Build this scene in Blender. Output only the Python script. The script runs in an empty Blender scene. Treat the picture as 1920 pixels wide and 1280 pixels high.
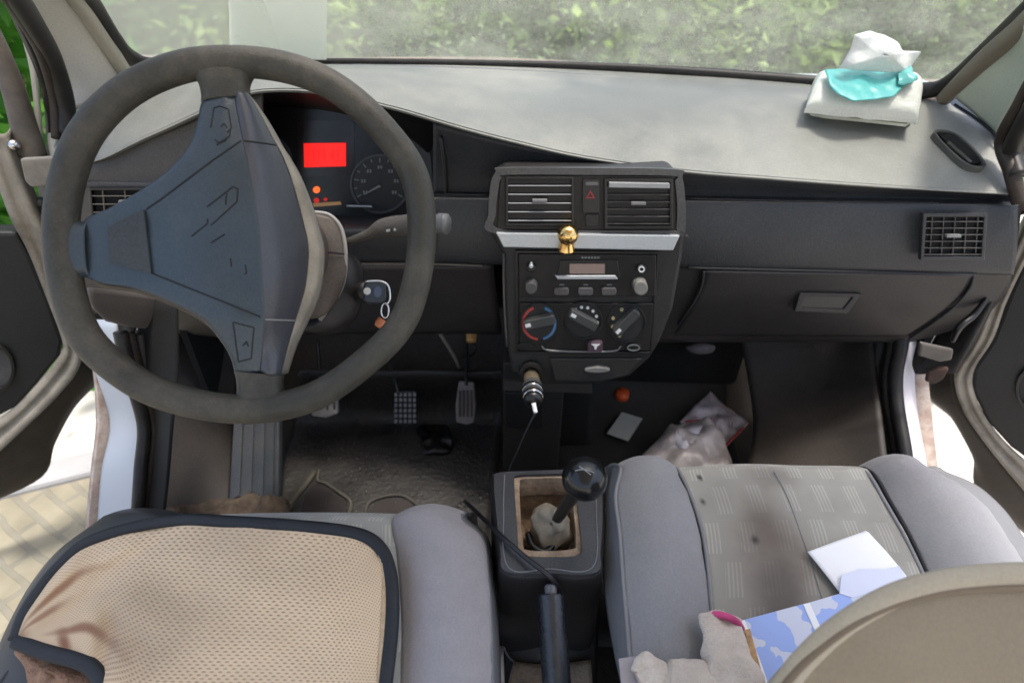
import bpy, bmesh, math, random
from mathutils import Vector as V, noise
random.seed(7)
S = bpy.context.scene
COL = S.collection
R = math.radians
# ---------------------------------------------------------------- camera
FP, TH, PSI, RO = 1070.0, R(35), R(2), R(.6)
C = V((-.09, 0, 1.25))
f_ = V((-math.sin(PSI)*math.cos(TH), math.cos(PSI)*math.cos(TH), -math.sin(TH)))
r0 = V((math.cos(PSI), math.sin(PSI), 0)); u0 = r0.cross(f_)
r_ = r0*math.cos(RO)+u0*math.sin(RO); u_ = r_.cross(f_)
cd = bpy.data.cameras.new('camera'); cam = bpy.data.objects.new('camera', cd); COL.objects.link(cam)
cd.sensor_width = 36; cd.lens = FP/1920*36; cd.clip_start = .01; cd.clip_end = 500
from mathutils import Matrix
M = Matrix((( r_.x, u_.x, -f_.x, C.x), (r_.y, u_.y, -f_.y, C.y), (r_.z, u_.z, -f_.z, C.z), (0, 0, 0, 1)))
cam.matrix_world = M
cd.dof.use_dof = True; cd.dof.focus_distance = .75; cd.dof.aperture_fstop = 3.6
S.camera = cam
# ---------------------------------------------------------------- light
SUN_EL, SUN_AZ = R(79), R(100)       # azimuth measured clockwise from +Y
w = bpy.data.worlds.new("World"); S.world = w; w.use_nodes = True
nt = w.node_tree; bgn = nt.nodes['Background']
sky = nt.nodes.new('ShaderNodeTexSky'); sky.sky_type = 'NISHITA'; sky.sun_disc = False
sky.sun_elevation = SUN_EL; sky.sun_rotation = SUN_AZ; sky.air_density = 1.0; sky.dust_density = 4.0; sky.ozone_density = .6
nt.links.new(sky.outputs[0], bgn.inputs[0]); bgn.inputs[1].default_value = .15
sd = bpy.data.lights.new('sun', 'SUN'); sd.energy = 1.7; sd.angle = R(8); sd.color = (1, .96, .9)
sun = bpy.data.objects.new('sun', sd); COL.objects.link(sun)
sdir = V((math.sin(SUN_AZ)*math.cos(SUN_EL), math.cos(SUN_AZ)*math.cos(SUN_EL), math.sin(SUN_EL)))
sun.rotation_euler = sdir.to_track_quat('Z', 'Y').to_euler(); sun.location = (0, -3, 6)
S.view_settings.view_transform = 'Standard'; S.view_settings.look = 'None'
S.view_settings.exposure = 1.35; S.view_settings.gamma = 1
S.cycles.max_bounces = 10; S.cycles.diffuse_bounces = 6; S.cycles.transparent_max_bounces = 12

# ---------------------------------------------------------------- placing helpers: where a ray meets a real plane of the van
def ray(x, y): return f_ + r_*((x-960)/FP) - u_*((y-640)/FP)
def PY(x, y, Y): d = ray(x, y); return C+d*((Y-C.y)/d.y)
def PZ(x, y, Z): d = ray(x, y); return C+d*((Z-C.z)/d.z)
def PX(x, y, X): d = ray(x, y); return C+d*((X-C.x)/d.x)
def PD(x, y, D): return C+ray(x, y)*D
class Pl:
    def __init__(s, o, n): s.o = V(o); s.n = V(n).normalized()
    def un(s, x, y, h=0):
        d = ray(x, y); o = s.o+s.n*h
        return C+d*((o-C).dot(s.n)/d.dot(s.n))
def YP(Y): return Pl((0, Y, 0), (0, -1, 0))
def ZP(Z): return Pl((0, 0, Z), (0, 0, 1))

# ---------------------------------------------------------------- materials
MATS = {}
def mat(name, col, rough=.6, var=0.12, vscale=14, bump=.0, bscale=400, dust=0, dustcol=(.36,.30,.22), dscale=9,
        metal=0, emis=None, es=0, spec=.5, bdist=.001, sheen=0, trans=0):
    if name in MATS: return MATS[name]
    m = bpy.data.materials.new(name); m.use_nodes = True; t = m.node_tree; N = t.nodes; L = t.links
    b = N['Principled BSDF']; b.inputs['Roughness'].default_value = rough; b.inputs['Metallic'].default_value = metal
    b.inputs['Specular IOR Level'].default_value = spec
    tc = N.new('ShaderNodeTexCoord')
    n1 = N.new('ShaderNodeTexNoise'); n1.inputs['Scale'].default_value = vscale; n1.inputs['Detail'].default_value = 6
    L.new(tc.outputs['Object'], n1.inputs['Vector'])
    r1 = N.new('ShaderNodeValToRGB'); r1.color_ramp.elements[0].position = .3; r1.color_ramp.elements[1].position = .7
    r1.color_ramp.elements[0].color = (*[c*(1-var) for c in col], 1); r1.color_ramp.elements[1].color = (*[min(1, c*(1+var)) for c in col], 1)
    L.new(n1.outputs['Fac'], r1.inputs['Fac']); out = r1.outputs['Color']
    if dust:
        n2 = N.new('ShaderNodeTexNoise'); n2.inputs['Scale'].default_value = dscale; n2.inputs['Detail'].default_value = 9; n2.inputs['Roughness'].default_value = .7
        L.new(tc.outputs['Object'], n2.inputs['Vector'])
        r2 = N.new('ShaderNodeMapRange'); r2.inputs[1].default_value = .42; r2.inputs[2].default_value = .72; r2.inputs[3].default_value = dust*.15; r2.inputs[4].default_value = dust
        L.new(n2.outputs['Fac'], r2.inputs[0])
        mx = N.new('ShaderNodeMix'); mx.data_type = 'RGBA'; L.new(r2.outputs[0], mx.inputs[0]); L.new(out, mx.inputs[6]); mx.inputs[7].default_value = (*dustcol, 1)
        out = mx.outputs[2]
        r3 = N.new('ShaderNodeMapRange'); r3.inputs[1].default_value = 0; r3.inputs[2].default_value = 1; r3.inputs[3].default_value = rough; r3.inputs[4].default_value = .95
        L.new(r2.outputs[0], r3.inputs[0]); L.new(r3.outputs[0], b.inputs['Roughness'])
    if bump or dust:
        n5 = N.new('ShaderNodeTexNoise'); n5.inputs['Scale'].default_value = 330; n5.inputs['Detail'].default_value = 4; L.new(tc.outputs['Object'], n5.inputs[0])
        r5 = N.new('ShaderNodeMapRange'); r5.inputs[1].default_value = .3; r5.inputs[2].default_value = .7; kk = (.35 if 'wheel' in name else .7) if max(col) < .06 else .22; r5.inputs[3].default_value = 1-.34*kk; r5.inputs[4].default_value = 1+.28*kk; L.new(n5.outputs[0], r5.inputs[0])
        m5 = N.new('ShaderNodeVectorMath'); m5.operation = 'SCALE'; L.new(out, m5.inputs[0]); L.new(r5.outputs[0], m5.inputs['Scale']); out = m5.outputs[0]
    L.new(out, b.inputs['Base Color'])
    if bump:
        n3 = N.new('ShaderNodeTexNoise'); n3.inputs['Scale'].default_value = bscale; n3.inputs['Detail'].default_value = 3
        L.new(tc.outputs['Object'], n3.inputs['Vector'])
        bp = N.new('ShaderNodeBump'); bp.inputs['Strength'].default_value = bump; bp.inputs['Distance'].default_value = bdist
        L.new(n3.outputs['Fac'], bp.inputs['Height']); L.new(bp.outputs[0], b.inputs['Normal'])
    if emis: b.inputs['Emission Color'].default_value = (*emis, 1); b.inputs['Emission Strength'].default_value = es
    if sheen: b.inputs['Sheen Weight'].default_value = sheen
    if trans: b.inputs['Subsurface Weight'].default_value = 0
    MATS[name] = m; return m

dash_top_m = mat('dash_top_plastic', (.14,.146,.132), .36, .2, 3, .3, 420, .7, (.36,.35,.31), 2.6)
dash_m = mat('dash_dark_plastic', (.022,.024,.027), .38, .15, 5, .35, 420, .14, (.07,.06,.05), 5, spec=.32)
dash_low = mat('dash_lower_plastic', (.022,.020,.020), .45, .12, 8, .3, 420, .25, (.06,.045,.036), 4, spec=.32)
stack_m = mat('stack_plastic', (.020,.020,.020), .36, .1, 9, .3, 420, .25, (.07,.06,.05), 6, spec=.32)
panel_m = mat('radio_plastic', (.012,.011,.0105), .36, .08, 20, .15, 420, .15, (.05,.042,.035), 14, spec=.32)
black_m = mat('black_plastic', (.006,.006,.006), .35, .1, 20)
void_m = mat('recess_shade', (.002,.002,.002), .95, .0)  # near black: the shade inside recesses is put into this colour
slat_m = mat('vent_slat_plastic', (.025,.025,.025), .3, .1, 30, 0, 1, .3, (.3,.28,.25), 40)
silver_m = mat('silver_trim', (.44,.47,.49), .35, .03, 10, .05, 420, .1, (.4,.38,.33), 12, metal=.45)
rim_m = mat('wheel_rim_rubber', (.024,.026,.022), .42, .2, 12, .5, 500, .7, (.20,.17,.13), 4.5, spec=.32)
pad_m = mat('wheel_pad_plastic', (.031,.046,.058), .27, .12, 8, .4, 480, .22, (.12,.125,.12), 7)
padside_m = mat('wheel_pad_side', (.050,.052,.062), .3, .1, 10, .4, 480, .12, (.12,.12,.12), 9)
groove_m = mat('groove', (.008,.009,.011), .7, 0)
shroud_m = mat('dusty_shroud_plastic', (.045,.037,.031), .5, .25, 15, .3, 700, .5, (.16,.115,.08), 10)
dustedge_m = mat('dusty_edge', (.28,.25,.20), .8, .2, 40, .3, 500)
floor_m = mat('dirty_floor_rubber', (.036,.031,.027), .6, .4, 6, .8, 90, .45, (.065,.052,.038), 7, bdist=.003, spec=.32)
kick_m = mat('kick_panel_plastic', (.022,.019,.017), .5, .3, 5, .3, 500, .4, (.065,.047,.033), 4, spec=.32)
mat_rub = mat('ribbed_mat', (.035,.042,.050), .45, .2, 10, .3, 600, .45, (.10,.08,.06), 10)
seat_m = mat('seat_grey_cloth', (.25,.25,.262), .85, .10, 5, .6, 1100, .35, (.20,.185,.17), 6, sheen=.2)
seatdk_m = mat('seat_side_cloth', (.17,.172,.18), .8, .08, 5, .25, 1500)
pipe_m = mat('seat_piping', (.21,.21,.22), .7, .05)
cover_m = mat('tan_seatback_cloth', (.27,.22,.15), .9, .06, 6, .2, 1200, .2, (.28,.22,.15), 5)
cover2_m = mat('tan_seatback_band', (.44,.38,.28), .9, .06, 6, .2, 1200)
blackpipe_m = mat('black_binding', (.012,.014,.018), .6, .15, 30, .4, 1200)
brownfleece_m = mat('brown_fleece', (.28,.16,.10), .95, .3, 60, .8, 300, .3, (.40,.28,.2), 25, bdist=.004)
cons_m = mat('console_plastic', (.036,.039,.045), .38, .1, 8, .3, 420, .2, (.10,.09,.08), 8)
consdk_m = mat('console_dark', (.014,.0135,.015), .42, .1, 8, .3, 420, .3, (.05,.04,.033), 8, spec=.32)
foam_m = mat('dusty_foam', (.40,.30,.21), .95, .4, 40, .9, 120, .6, (.13,.085,.05), 22, bdist=.003)
boot_m = mat('gear_boot_leather', (.30,.26,.20), .8, .3, 25, .6, 150, .6, (.14,.105,.065), 25)
knob_m = mat('gear_knob_gloss', (.006,.0065,.007), .2, .1, 10, 0, 300, .05, (.1,.1,.1), 30)
bmetal_m = mat('dark_metal', (.05,.05,.05), .4, .2, 30, metal=.6)
chrome_m = mat('worn_chrome', (.6,.6,.6), .22, .1, 30, metal=1)
gold_m = mat('polished_gold', (.80,.52,.20), .16, .1, 20, metal=1)
cream_m = mat('cream_paint', (.74,.70,.62), .5, .06, 6, .1, 200, .2, (.40,.33,.24), 6)
edge_m = mat('dirty_door_edge_paint', (.27,.245,.20), .45, .25, 12, .3, 200, .95, (.06,.042,.026), 8)
white_m = mat('white_car_paint', (.40,.43,.47), .35, .04, 6)
rust_m = mat('rusty_edge_paint', (.48,.42,.37), .7, .2, 40, .4, 200, .8, (.20,.09,.05), 30)
seal_m = mat('rubber_seal', (.008,.008,.008), .45, .2, 12, .1, 300, .15, (.15,.12,.1), 20, spec=.32)
sealb_m = mat('brown_seal', (.022,.018,.015), .5, .3, 20, .1, 300, .5, (.09,.065,.045), 14, spec=.32)
door_m = mat('door_card_plastic', (.013,.0135,.014), .45, .1, 8, .3, 700, .15, (.045,.04,.035), 6, spec=.32)
paper_m = mat('white_paper', (.86,.87,.88), .7, .02)
tissue_m = mat('tissue', (.62,.65,.63), .9, .05, 20, .4, 120, bdist=.003)
teal_m = mat('teal_film', (.09,.40,.385), .3, .15, 14, .15, 60, bdist=.002)
glove_m = mat('cotton_glove', (.66,.58,.50), .95, .12, 30, .8, 500, .35, (.42,.33,.27), 14, bdist=.002)
pink_m = mat('pink_stitching', (.55,.07,.20), .8, .2, 80, .4, 500)
red_lcd = mat('red_display', (.3,0,0), .4, .05, 30, emis=(1,.012,.008), es=.42)
amber_m = mat('amber_telltale', (.4,.1,0), .4, 0, emis=(1,.16,.03), es=.4)
redt_m = mat('red_telltale', (.4,0,0), .4, 0, emis=(1,.03,.02), es=.15)
dimred_m = mat('dim_red_glow_lens', (.06,.004,.003), .4, 0, emis=(1,.01,.01), es=.015)
tick_m = mat('gauge_print', (.16,.17,.17), .6, 0)
print_m = mat('white_print', (.6,.6,.6), .6, 0)
redp_m = mat('red_print', (.42,.05,.04), .6, 0); bluep_m = mat('blue_print', (.06,.16,.30), .6, 0)
lcdoff_m = mat('radio_display', (.22,.16,.14), .25, .05)
orange_m = mat('orange_plastic', (.7,.10,.02), .4, .1)
peach_m = mat('peach_plug', (.8,.42,.16), .4, .1)
leaf_m = None

def leafmat(name, c1, c2, tr=.4):
    m = bpy.data.materials.new(name); m.use_nodes = True; t = m.node_tree; N = t.nodes; L = t.links; N.clear()
    o = N.new('ShaderNodeOutputMaterial'); d = N.new('ShaderNodeBsdfPrincipled'); d.inputs['Roughness'].default_value = .5
    tr_ = N.new('ShaderNodeBsdfTranslucent'); mx = N.new('ShaderNodeMixShader'); mx.inputs[0].default_value = tr
    g = N.new('ShaderNodeTexNoise'); g.inputs['Scale'].default_value = 2.2; tc = N.new('ShaderNodeTexCoord'); L.new(tc.outputs['Object'], g.inputs['Vector'])
    g.inputs['Detail'].default_value = 5
    r = N.new('ShaderNodeValToRGB'); r.color_ramp.elements[0].position = .35; r.color_ramp.elements[1].position = .65
    r.color_ramp.elements[0].color = (*c1, 1); r.color_ramp.elements[1].color = (*c2, 1)
    L.new(g.outputs['Fac'], r.inputs[0]); L.new(r.outputs[0], d.inputs['Base Color']); L.new(r.outputs[0], tr_.inputs['Color'])
    L.new(d.outputs[0], mx.inputs[1]); L.new(tr_.outputs[0], mx.inputs[2]); L.new(mx.outputs[0], o.inputs[0]); return m

# ---------------------------------------------------------------- object helpers
def thing(name, label, cat, loc=(0,0,0), group=None):
    o = bpy.data.objects.new(name, None); COL.objects.link(o); o.location = V(loc); o.empty_display_size = .05
    o['label'] = label; o['category'] = cat
    if group: o['group'] = group
    return o
def tag(o, label=None, cat=None, group=None, kind=None):
    if label: o['label'] = label
    if cat: o['category'] = cat
    if group: o['group'] = group
    if kind: o['kind'] = kind
    return o
def mk(name, vs, fs, m, parent=None, smooth=True, uvs=None):
    me = bpy.data.meshes.new(name); me.from_pydata([tuple(v) for v in vs], [], fs); me.update()
    o = bpy.data.objects.new(name, me); COL.objects.link(o)
    for mm in (m if isinstance(m, (list, tuple)) else [m]): me.materials.append(mm)
    if smooth: me.polygons.foreach_set('use_smooth', [True]*len(me.polygons))
    if uvs:
        ul = me.uv_layers.new(name='uv')
        for l in me.loops: ul.data[l.index].uv = uvs[l.vertex_index]
    if parent is not None:
        o.parent = parent
        if parent.type == 'EMPTY': o.location = -parent.location
    return o
def rebase(o):   # put a lone mesh's origin at its own base
    me = o.data; c = sum((v.co for v in me.vertices), V())/len(me.vertices); c.z = min(v.co.z for v in me.vertices)
    for v in me.vertices: v.co -= c
    o.location = o.location + c; return o
def mods(o, bevel=0, seg=2, solid=0, sub=0, off=-1):
    if solid: s = o.modifiers.new('s', 'SOLIDIFY'); s.thickness = solid; s.offset = off
    if bevel:
        b = o.modifiers.new('b', 'BEVEL'); b.width = bevel; b.segments = seg; b.limit_method = 'ANGLE'; b.angle_limit = R(35)
    if sub: s = o.modifiers.new('u', 'SUBSURF'); s.levels = sub; s.render_levels = sub
    return o
def cat1(ps, n, closed=False):
    """resample a polyline to n points on a Catmull-Rom curve"""
    k = len(ps)
    if k == 1: return [ps[0].copy() for _ in range(n)]
    segs = k if closed else k-1; out = []
    for i in range(n):
        t = i/(n if closed else n-1)*segs; j = min(int(t), segs-1); u = t-j
        def g(a):
            if closed: return ps[a % k]
            if a < 0: return ps[0]*2-ps[1]
            if a >= k: return ps[-1]*2-ps[-2]
            return ps[a]
        a, b, c, d = g(j-1), g(j), g(j+1), g(j+2)
        out.append(.5*((2*b)+(c-a)*u+(2*a-5*b+4*c-d)*u*u+(3*b-a-3*c+d)*u**3))
    return out
def loft(name, rows, m, parent=None, nu=24, nv=None, solid=0, disp=None, smooth=True, closed=False, off=-1):
    g = [cat1([V(p) for p in r], nu, closed) for r in rows]
    if nv:
        cols = [cat1([r[i] for r in g], nv) for i in range(nu)]
        g = [[cols[i][j] for i in range(nu)] for j in range(nv)]
    nr = len(g); vs = []; uv = []
    for j, r in enumerate(g):
        for i, p in enumerate(r):
            u, v = i/(nu-1), j/(nr-1)
            if disp: p = p+disp(u, v, p)
            vs.append(p); uv.append((u, v))
    fs = []
    for j in range(nr-1):
        for i in range(nu if closed else nu-1):
            a = j*nu+i; b = j*nu+(i+1) % nu
            fs.append((a, b, b+nu, a+nu))
    if not closed:
        sgn = 0
        for a, b, c, d in fs:
            nn = (vs[c]-vs[a]).cross(vs[d]-vs[b]); sgn += nn.dot(C-vs[a])
        if sgn < 0: fs = [q[::-1] for q in fs]
    o = mk(name, vs, fs, m, parent, smooth, uv)
    if solid: mods(o, solid=solid, off=off)
    return o
def tube(name, pts, rad, m, parent=None, n=48, k=10, closed=False, flat=None, caps=True, amp=0, fq=60):
    """swept round section; rad number or list; flat=(vector, factor) squashes the section along a direction"""
    ps = cat1([V(p) for p in pts], n, closed)
    rl = rad if isinstance(rad, (list, tuple)) else [rad, rad]
    rr_ = cat1([V((q, 0, 0)) for q in rl], n, closed)
    vs = []; fs = []; nrm = None
    for i, p in enumerate(ps):
        a = ps[(i+1) % n] if (closed or i < n-1) else p; b = ps[i-1] if (closed or i > 0) else p
        t = (a-b).normalized()
        if nrm is None:
            nrm = t.orthogonal().normalized()
        nrm = (nrm-t*nrm.dot(t)).normalized(); bn = t.cross(nrm)
        for j in range(k):
            q = (nrm*math.cos(2*math.pi*j/k)+bn*math.sin(2*math.pi*j/k))*max(rr_[i].x, 1e-5)
            if flat: q = q-V(flat[0])*(q.dot(V(flat[0])))*(1-flat[1])
            if amp: q = q+q.normalized()*(noise.noise((p+q)*fq)*amp+abs(noise.noise((p+q)*fq*.45+V((3,1,7))))*amp*1.5-amp*.6)
            vs.append(p+q)
    for i in range(n if closed else n-1):
        for j in range(k):
            a = i*k+j; b = i*k+(j+1) % k; c = ((i+1) % n)*k+(j+1) % k; d = ((i+1) % n)*k+j
            fs.append((a, b, c, d))
    if caps and not closed:
        fs.append(tuple(range(k))[::-1]); fs.append(tuple((n-1)*k+j for j in range(k)))
    return mk(name, vs, fs, m, parent)
def slab(name, pl, poly, h0, h1, m, parent=None, bevel=.001, curve=0, seg=2, smooth=False, taper=1.0):
    """prism standing on plane pl between heights h0 < h1; outline given where it is seen at height h1"""
    top = [pl.un(x, y, h1) for x, y in poly]
    if curve: top = cat1(top, curve, True)
    n = len(top); c = sum(top, V())/n
    bot = [c+(p-c)*taper-pl.n*(h1-h0) for p in top]
    fs = [tuple(range(n)), tuple(range(2*n-1, n-1, -1))]+[(i, n+i, n+(i+1) % n, (i+1) % n) for i in range(n)]
    o = mk(name, top+bot, fs, m, parent, smooth)
    bm = bmesh.new(); bm.from_mesh(o.data); bmesh.ops.recalc_face_normals(bm, faces=bm.faces); bm.to_mesh(o.data); bm.free()
    if bevel: mods(o, bevel, seg)
    return o
def multi(name, plist, m, parent=None, bevel=0, smooth=False):
    """several prisms [(pl, poly, h0, h1)] as ONE mesh (the slats of one vent, the ticks of one dial)"""
    vs = []; fs = []
    for pl, poly, h0, h1 in plist:
        top = [pl.un(x, y, h1) for x, y in poly]; n = len(top); b = len(vs)
        vs += top+[p-pl.n*(h1-h0) for p in top]
        fs += [tuple(b+i for i in range(n)), tuple(b+i for i in range(2*n-1, n-1, -1))]+[(b+i, b+n+i, b+n+(i+1) % n, b+(i+1) % n) for i in range(n)]
    o = mk(name, vs, fs, m, parent, smooth)
    bm = bmesh.new(); bm.from_mesh(o.data); bmesh.ops.recalc_face_normals(bm, faces=bm.faces); bm.to_mesh(o.data); bm.free()
    if bevel: mods(o, bevel, 2)
    return o
def ring(name, pl, outer, inner, h0, h1, m, parent=None, n=64, bevel=.001, curve=True, h1i=None):
    if h1i is None: h1i = h1
    if curve:
        to = cat1([pl.un(x, y, h1) for x, y in outer], n, True); ti = cat1([pl.un(x, y, h1i) for x, y in inner], n, True)
    else:
        to = [pl.un(x, y, h1) for x, y in outer]; ti = [pl.un(x, y, h1i) for x, y in inner]; n = len(to)
    bo = [p-pl.n*(h1-h0) for p in to]; bi = [p-pl.n*(h1i-h0) for p in ti]
    vs = to+ti+bi+bo; fs = []
    for i in range(n):
        j = (i+1) % n
        for a, b in ((0, 1), (1, 2), (2, 3), (3, 0)): fs.append((a*n+i, b*n+i, b*n+j, a*n+j))
    o = mk(name, vs, fs, m, parent, False)
    bm = bmesh.new(); bm.from_mesh(o.data); bmesh.ops.recalc_face_normals(bm, faces=bm.faces); bm.to_mesh(o.data); bm.free()
    if bevel: mods(o, bevel, 2)
    return o
def rr(x0, y0, x1, y1, r=6, k=4):
    out = []
    for cx, cy, a0 in ((x1-r, y0+r, -90), (x1-r, y1-r, 0), (x0+r, y1-r, 90), (x0+r, y0+r, 180)):
        for i in range(k+1):
            a = R(a0+90*i/k); out.append((cx+r*math.cos(a), cy+r*math.sin(a)))
    return out
def circ(x, y, rx, ry=None, k=24, a0=0, a1=360):
    ry = ry or rx; full = abs(a1-a0) >= 360
    return [(x+rx*math.cos(R(a0+(a1-a0)*i/(k if full else k-1))), y+ry*math.sin(R(a0+(a1-a0)*i/(k if full else k-1)))) for i in range(k)]
def sphere(name, c, r, m, parent=None, sc=(1,1,1), seg=32):
    bm = bmesh.new(); bmesh.ops.create_uvsphere(bm, u_segments=seg, v_segments=seg//2, radius=r)
    for v in bm.verts: v.co = V((v.co.x*sc[0], v.co.y*sc[1], v.co.z*sc[2]))+V(c)
    me = bpy.data.meshes.new(name); bm.to_mesh(me); bm.free(); me.materials.append(m)
    me.polygons.foreach_set('use_smooth', [True]*len(me.polygons))
    o = bpy.data.objects.new(name, me); COL.objects.link(o)
    if parent is not None:
        o.parent = parent
        if parent.type == 'EMPTY': o.location = -parent.location
    return o
def bx(name, x0, x1, y0, y1, z0, z1, m, parent=None, bevel=.004):
    vs = [(x, y, z) for x in (x0, x1) for y in (y0, y1) for z in (z0, z1)]
    fs = [(0,1,3,2), (4,6,7,5), (0,4,5,1), (2,3,7,6), (0,2,6,4), (1,5,7,3)]
    return mods(mk(name, vs, fs, m, parent, False), bevel)
def crumple(name, pl, poly, h, amp, m, parent=None, seed=0, rings=14, n=72, freq=25, dome=.01, solid=.001, curve=True):
    """a limp sheet whose outline is poly: folds from ridged noise, centre raised by dome"""
    out = [pl.un(x, y, h) for x, y in poly]; out = cat1(out, n, True) if curve else cat1lin(out, n)
    c = sum(out, V())/len(out); vs = [c+pl.n*(dome)]; fs = []
    for k in range(1, rings+1):
        t = k/rings
        for p in out:
            q = c+(p-c)*t
            e = noise.noise(q*freq+V((seed*7.3, 0, 0)))*amp+abs(noise.noise(q*freq*.5+V((0, seed*3.1, 0))))*amp*1.2
            vs.append(q+pl.n*(e+dome*(1-t*t)))
    for i in range(n): fs.append((0, 1+i, 1+(i+1) % n))
    for k in range(rings-1):
        for i in range(n):
            a = 1+k*n+i; b = 1+k*n+(i+1) % n; fs.append((a, a+n, b+n, b))
    o = mk(name, vs, fs, m, parent)
    mods(o, solid=solid, off=0)
    return o
def cat1lin(ps, n):
    L = [(ps[(i+1) % len(ps)]-ps[i]).length for i in range(len(ps))]; T = sum(L); out = []
    for k in range(n):
        d = T*k/n; i = 0
        while d > L[i]: d -= L[i]; i += 1
        out.append(ps[i].lerp(ps[(i+1) % len(ps)], d/L[i]))
    return out
def rowY(pts, Y=None): return [PY(p[0], p[1], p[2] if len(p) > 2 else Y) for p in pts]

# ================================================================ SETTING
conc = mat('pale_concrete', (.55,.51,.45), .9, .1, 1.5, .3, 40, bdist=.004)
g = mk('ground', [(-60,-60,0), (60,-60,0), (60,60,0), (-60,60,0)], [(0,1,2,3)], conc, None, False); tag(g, kind='structure')
# yellow stone paving beside the driver's door
pv = bpy.data.materials.new('yellow_stone'); pv.use_nodes = True; N = pv.node_tree.nodes; L = pv.node_tree.links; b = N['Principled BSDF']; b.inputs['Roughness'].default_value = .9
tc = N.new('ShaderNodeTexCoord'); mp = N.new('ShaderNodeMapping'); mp.inputs['Rotation'].default_value = (0, 0, R(28)); L.new(tc.outputs['Object'], mp.inputs[0])
nz = N.new('ShaderNodeTexNoise'); nz.inputs['Scale'].default_value = 5; L.new(tc.outputs['Object'], nz.inputs[0])
ad = N.new('ShaderNodeMix'); ad.data_type = 'RGBA'; ad.blend_type = 'LINEAR_LIGHT'; ad.inputs[0].default_value = .02; L.new(mp.outputs[0], ad.inputs[6]); L.new(nz.outputs[1], ad.inputs[7])
br = N.new('ShaderNodeTexBrick'); br.inputs['Scale'].default_value = 5; br.inputs['Color1'].default_value = (.33,.295,.205,1); br.inputs['Color2'].default_value = (.41,.365,.265,1)
br.inputs['Mortar'].default_value = (.30,.275,.21,1); br.inputs['Mortar Size'].default_value = .035; br.inputs['Brick Width'].default_value = .8; L.new(ad.outputs[2], br.inputs[0])
n2 = N.new('ShaderNodeTexNoise'); n2.inputs['Scale'].default_value = 14; n2.inputs['Detail'].default_value = 8; L.new(tc.outputs['Object'], n2.inputs[0])
mm = N.new('ShaderNodeMix'); mm.data_type = 'RGBA'; mm.blend_type = 'MULTIPLY'; mm.inputs[0].default_value = .6; L.new(br.outputs[0], mm.inputs[6]); L.new(n2.outputs[0], mm.inputs[7]); L.new(mm.outputs[2], b.inputs[0])
bp = N.new('ShaderNodeBump'); bp.inputs['Strength'].default_value = .6; bp.inputs['Distance'].default_value = .01; L.new(br.outputs['Fac'], bp.inputs['Height']); bp.invert = True; L.new(bp.outputs[0], b.inputs['Normal'])
ka, kb = PZ(-60, 940, .1), PZ(240, 866, .1); kd = (kb-ka).normalized(); kn = V((kd.y, -kd.x, 0))  # kn points back towards the camera side
if kn.y > 0: kn = -kn
p0, p1 = ka-kd*4, kb+kd*.4
def flat(v, z): return V((v.x, v.y, z))
pav = mk('paving', [flat(p0, .08), flat(p1, .08), flat(p1+kn*4, .08), flat(p0+kn*4, .08), flat(p0, 0), flat(p1, 0), flat(p1+kn*4, 0), flat(p0+kn*4, 0)],
         [(0,1,2,3), (0,4,5,1), (1,5,6,2)], pv, None, False); tag(pav, kind='structure')
kerb = mk('kerb', [flat(p0, .1), flat(p1, .1), flat(p1-kn*.09, .1), flat(p0-kn*.09, .1), flat(p0, 0), flat(p1, 0), flat(p1-kn*.09, 0), flat(p0-kn*.09, 0)],
          [(3,2,1,0), (0,1,5,4), (1,2,6,5), (2,3,7,6), (3,0,4,7)], mat('kerb_stone', (.36,.355,.35), .85, .06, 10, .3, 60), None, False); tag(kerb, kind='structure'); mods(kerb, .012)

def leaves(name, n, fn, size, m, parent, aspect=.5):
    vs = []; fs = []
    for _ in range(n):
        p = fn(); s = size*random.uniform(.6, 1.3)
        d = V((random.gauss(0,1), random.gauss(0,1), random.gauss(0,.7)-.2)).normalized(); e = d.cross(V((random.gauss(0,1), random.gauss(0,1), random.gauss(0,1)))).normalized()
        k = len(vs); up = d.cross(e)*s*.12
        vs += [p-d*s*.5, p-e*s*aspect*.5-up, p+d*s*.5, p+e*s*aspect*.5-up]
        fs += [(k,k+1,k+2), (k,k+2,k+3)]
    return mk(name, vs, fs, m, parent, False)
def stems(name, ps, m, parent):
    vs = []; fs = []
    for a, bb, r in ps:
        k = len(vs); d = (bb-a).normalized(); e = d.orthogonal().normalized(); h = d.cross(e)
        for q, rr2 in ((a, r), (bb, r*.4)):
            for j in range(5): vs.append(q+(e*math.cos(j*1.2566)+h*math.sin(j*1.2566))*rr2)
        for j in range(5): fs.append((k+j, k+(j+1) % 5, k+5+(j+1) % 5, k+5+j))
    return mk(name, vs, fs, m, parent)
bark = mat('bark', (.10,.07,.05), .9, .3, 30)
def shrub(name, label, c, rx, ry, h, n, size, m, nst=10, z0=.05, aspect=.5, cat='shrub', ncl=46):
    c = V(c); t = thing(name, label, cat, (c.x, c.y, 0))
    cl = []
    while len(cl) < ncl:
        q = V((random.uniform(-1,1), random.uniform(-1,1), random.uniform(0,1)))
        if abs(q.x)**3+abs(q.y)**3 < 1: cl.append(V((c.x+q.x*rx, c.y+q.y*ry, z0+q.z**.9*h*(1-.18*random.random()))))
    def fn():
        q = random.choice(cl); s = min(rx, ry, h)*.30
        return q+V((random.gauss(0,s*1.3), random.gauss(0,s), random.gauss(0,s)))
    def fn2():
        p = fn(); p.z = abs(p.z); return p
    leaves('foliage', n, fn2, size, m, t, aspect)
    stems('stem', [(V((c.x+random.uniform(-.4,.4)*rx, c.y+random.uniform(-.3,.3)*ry, 0)), random.choice(cl), .02) for _ in range(nst)], bark, t)
    return t
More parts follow.
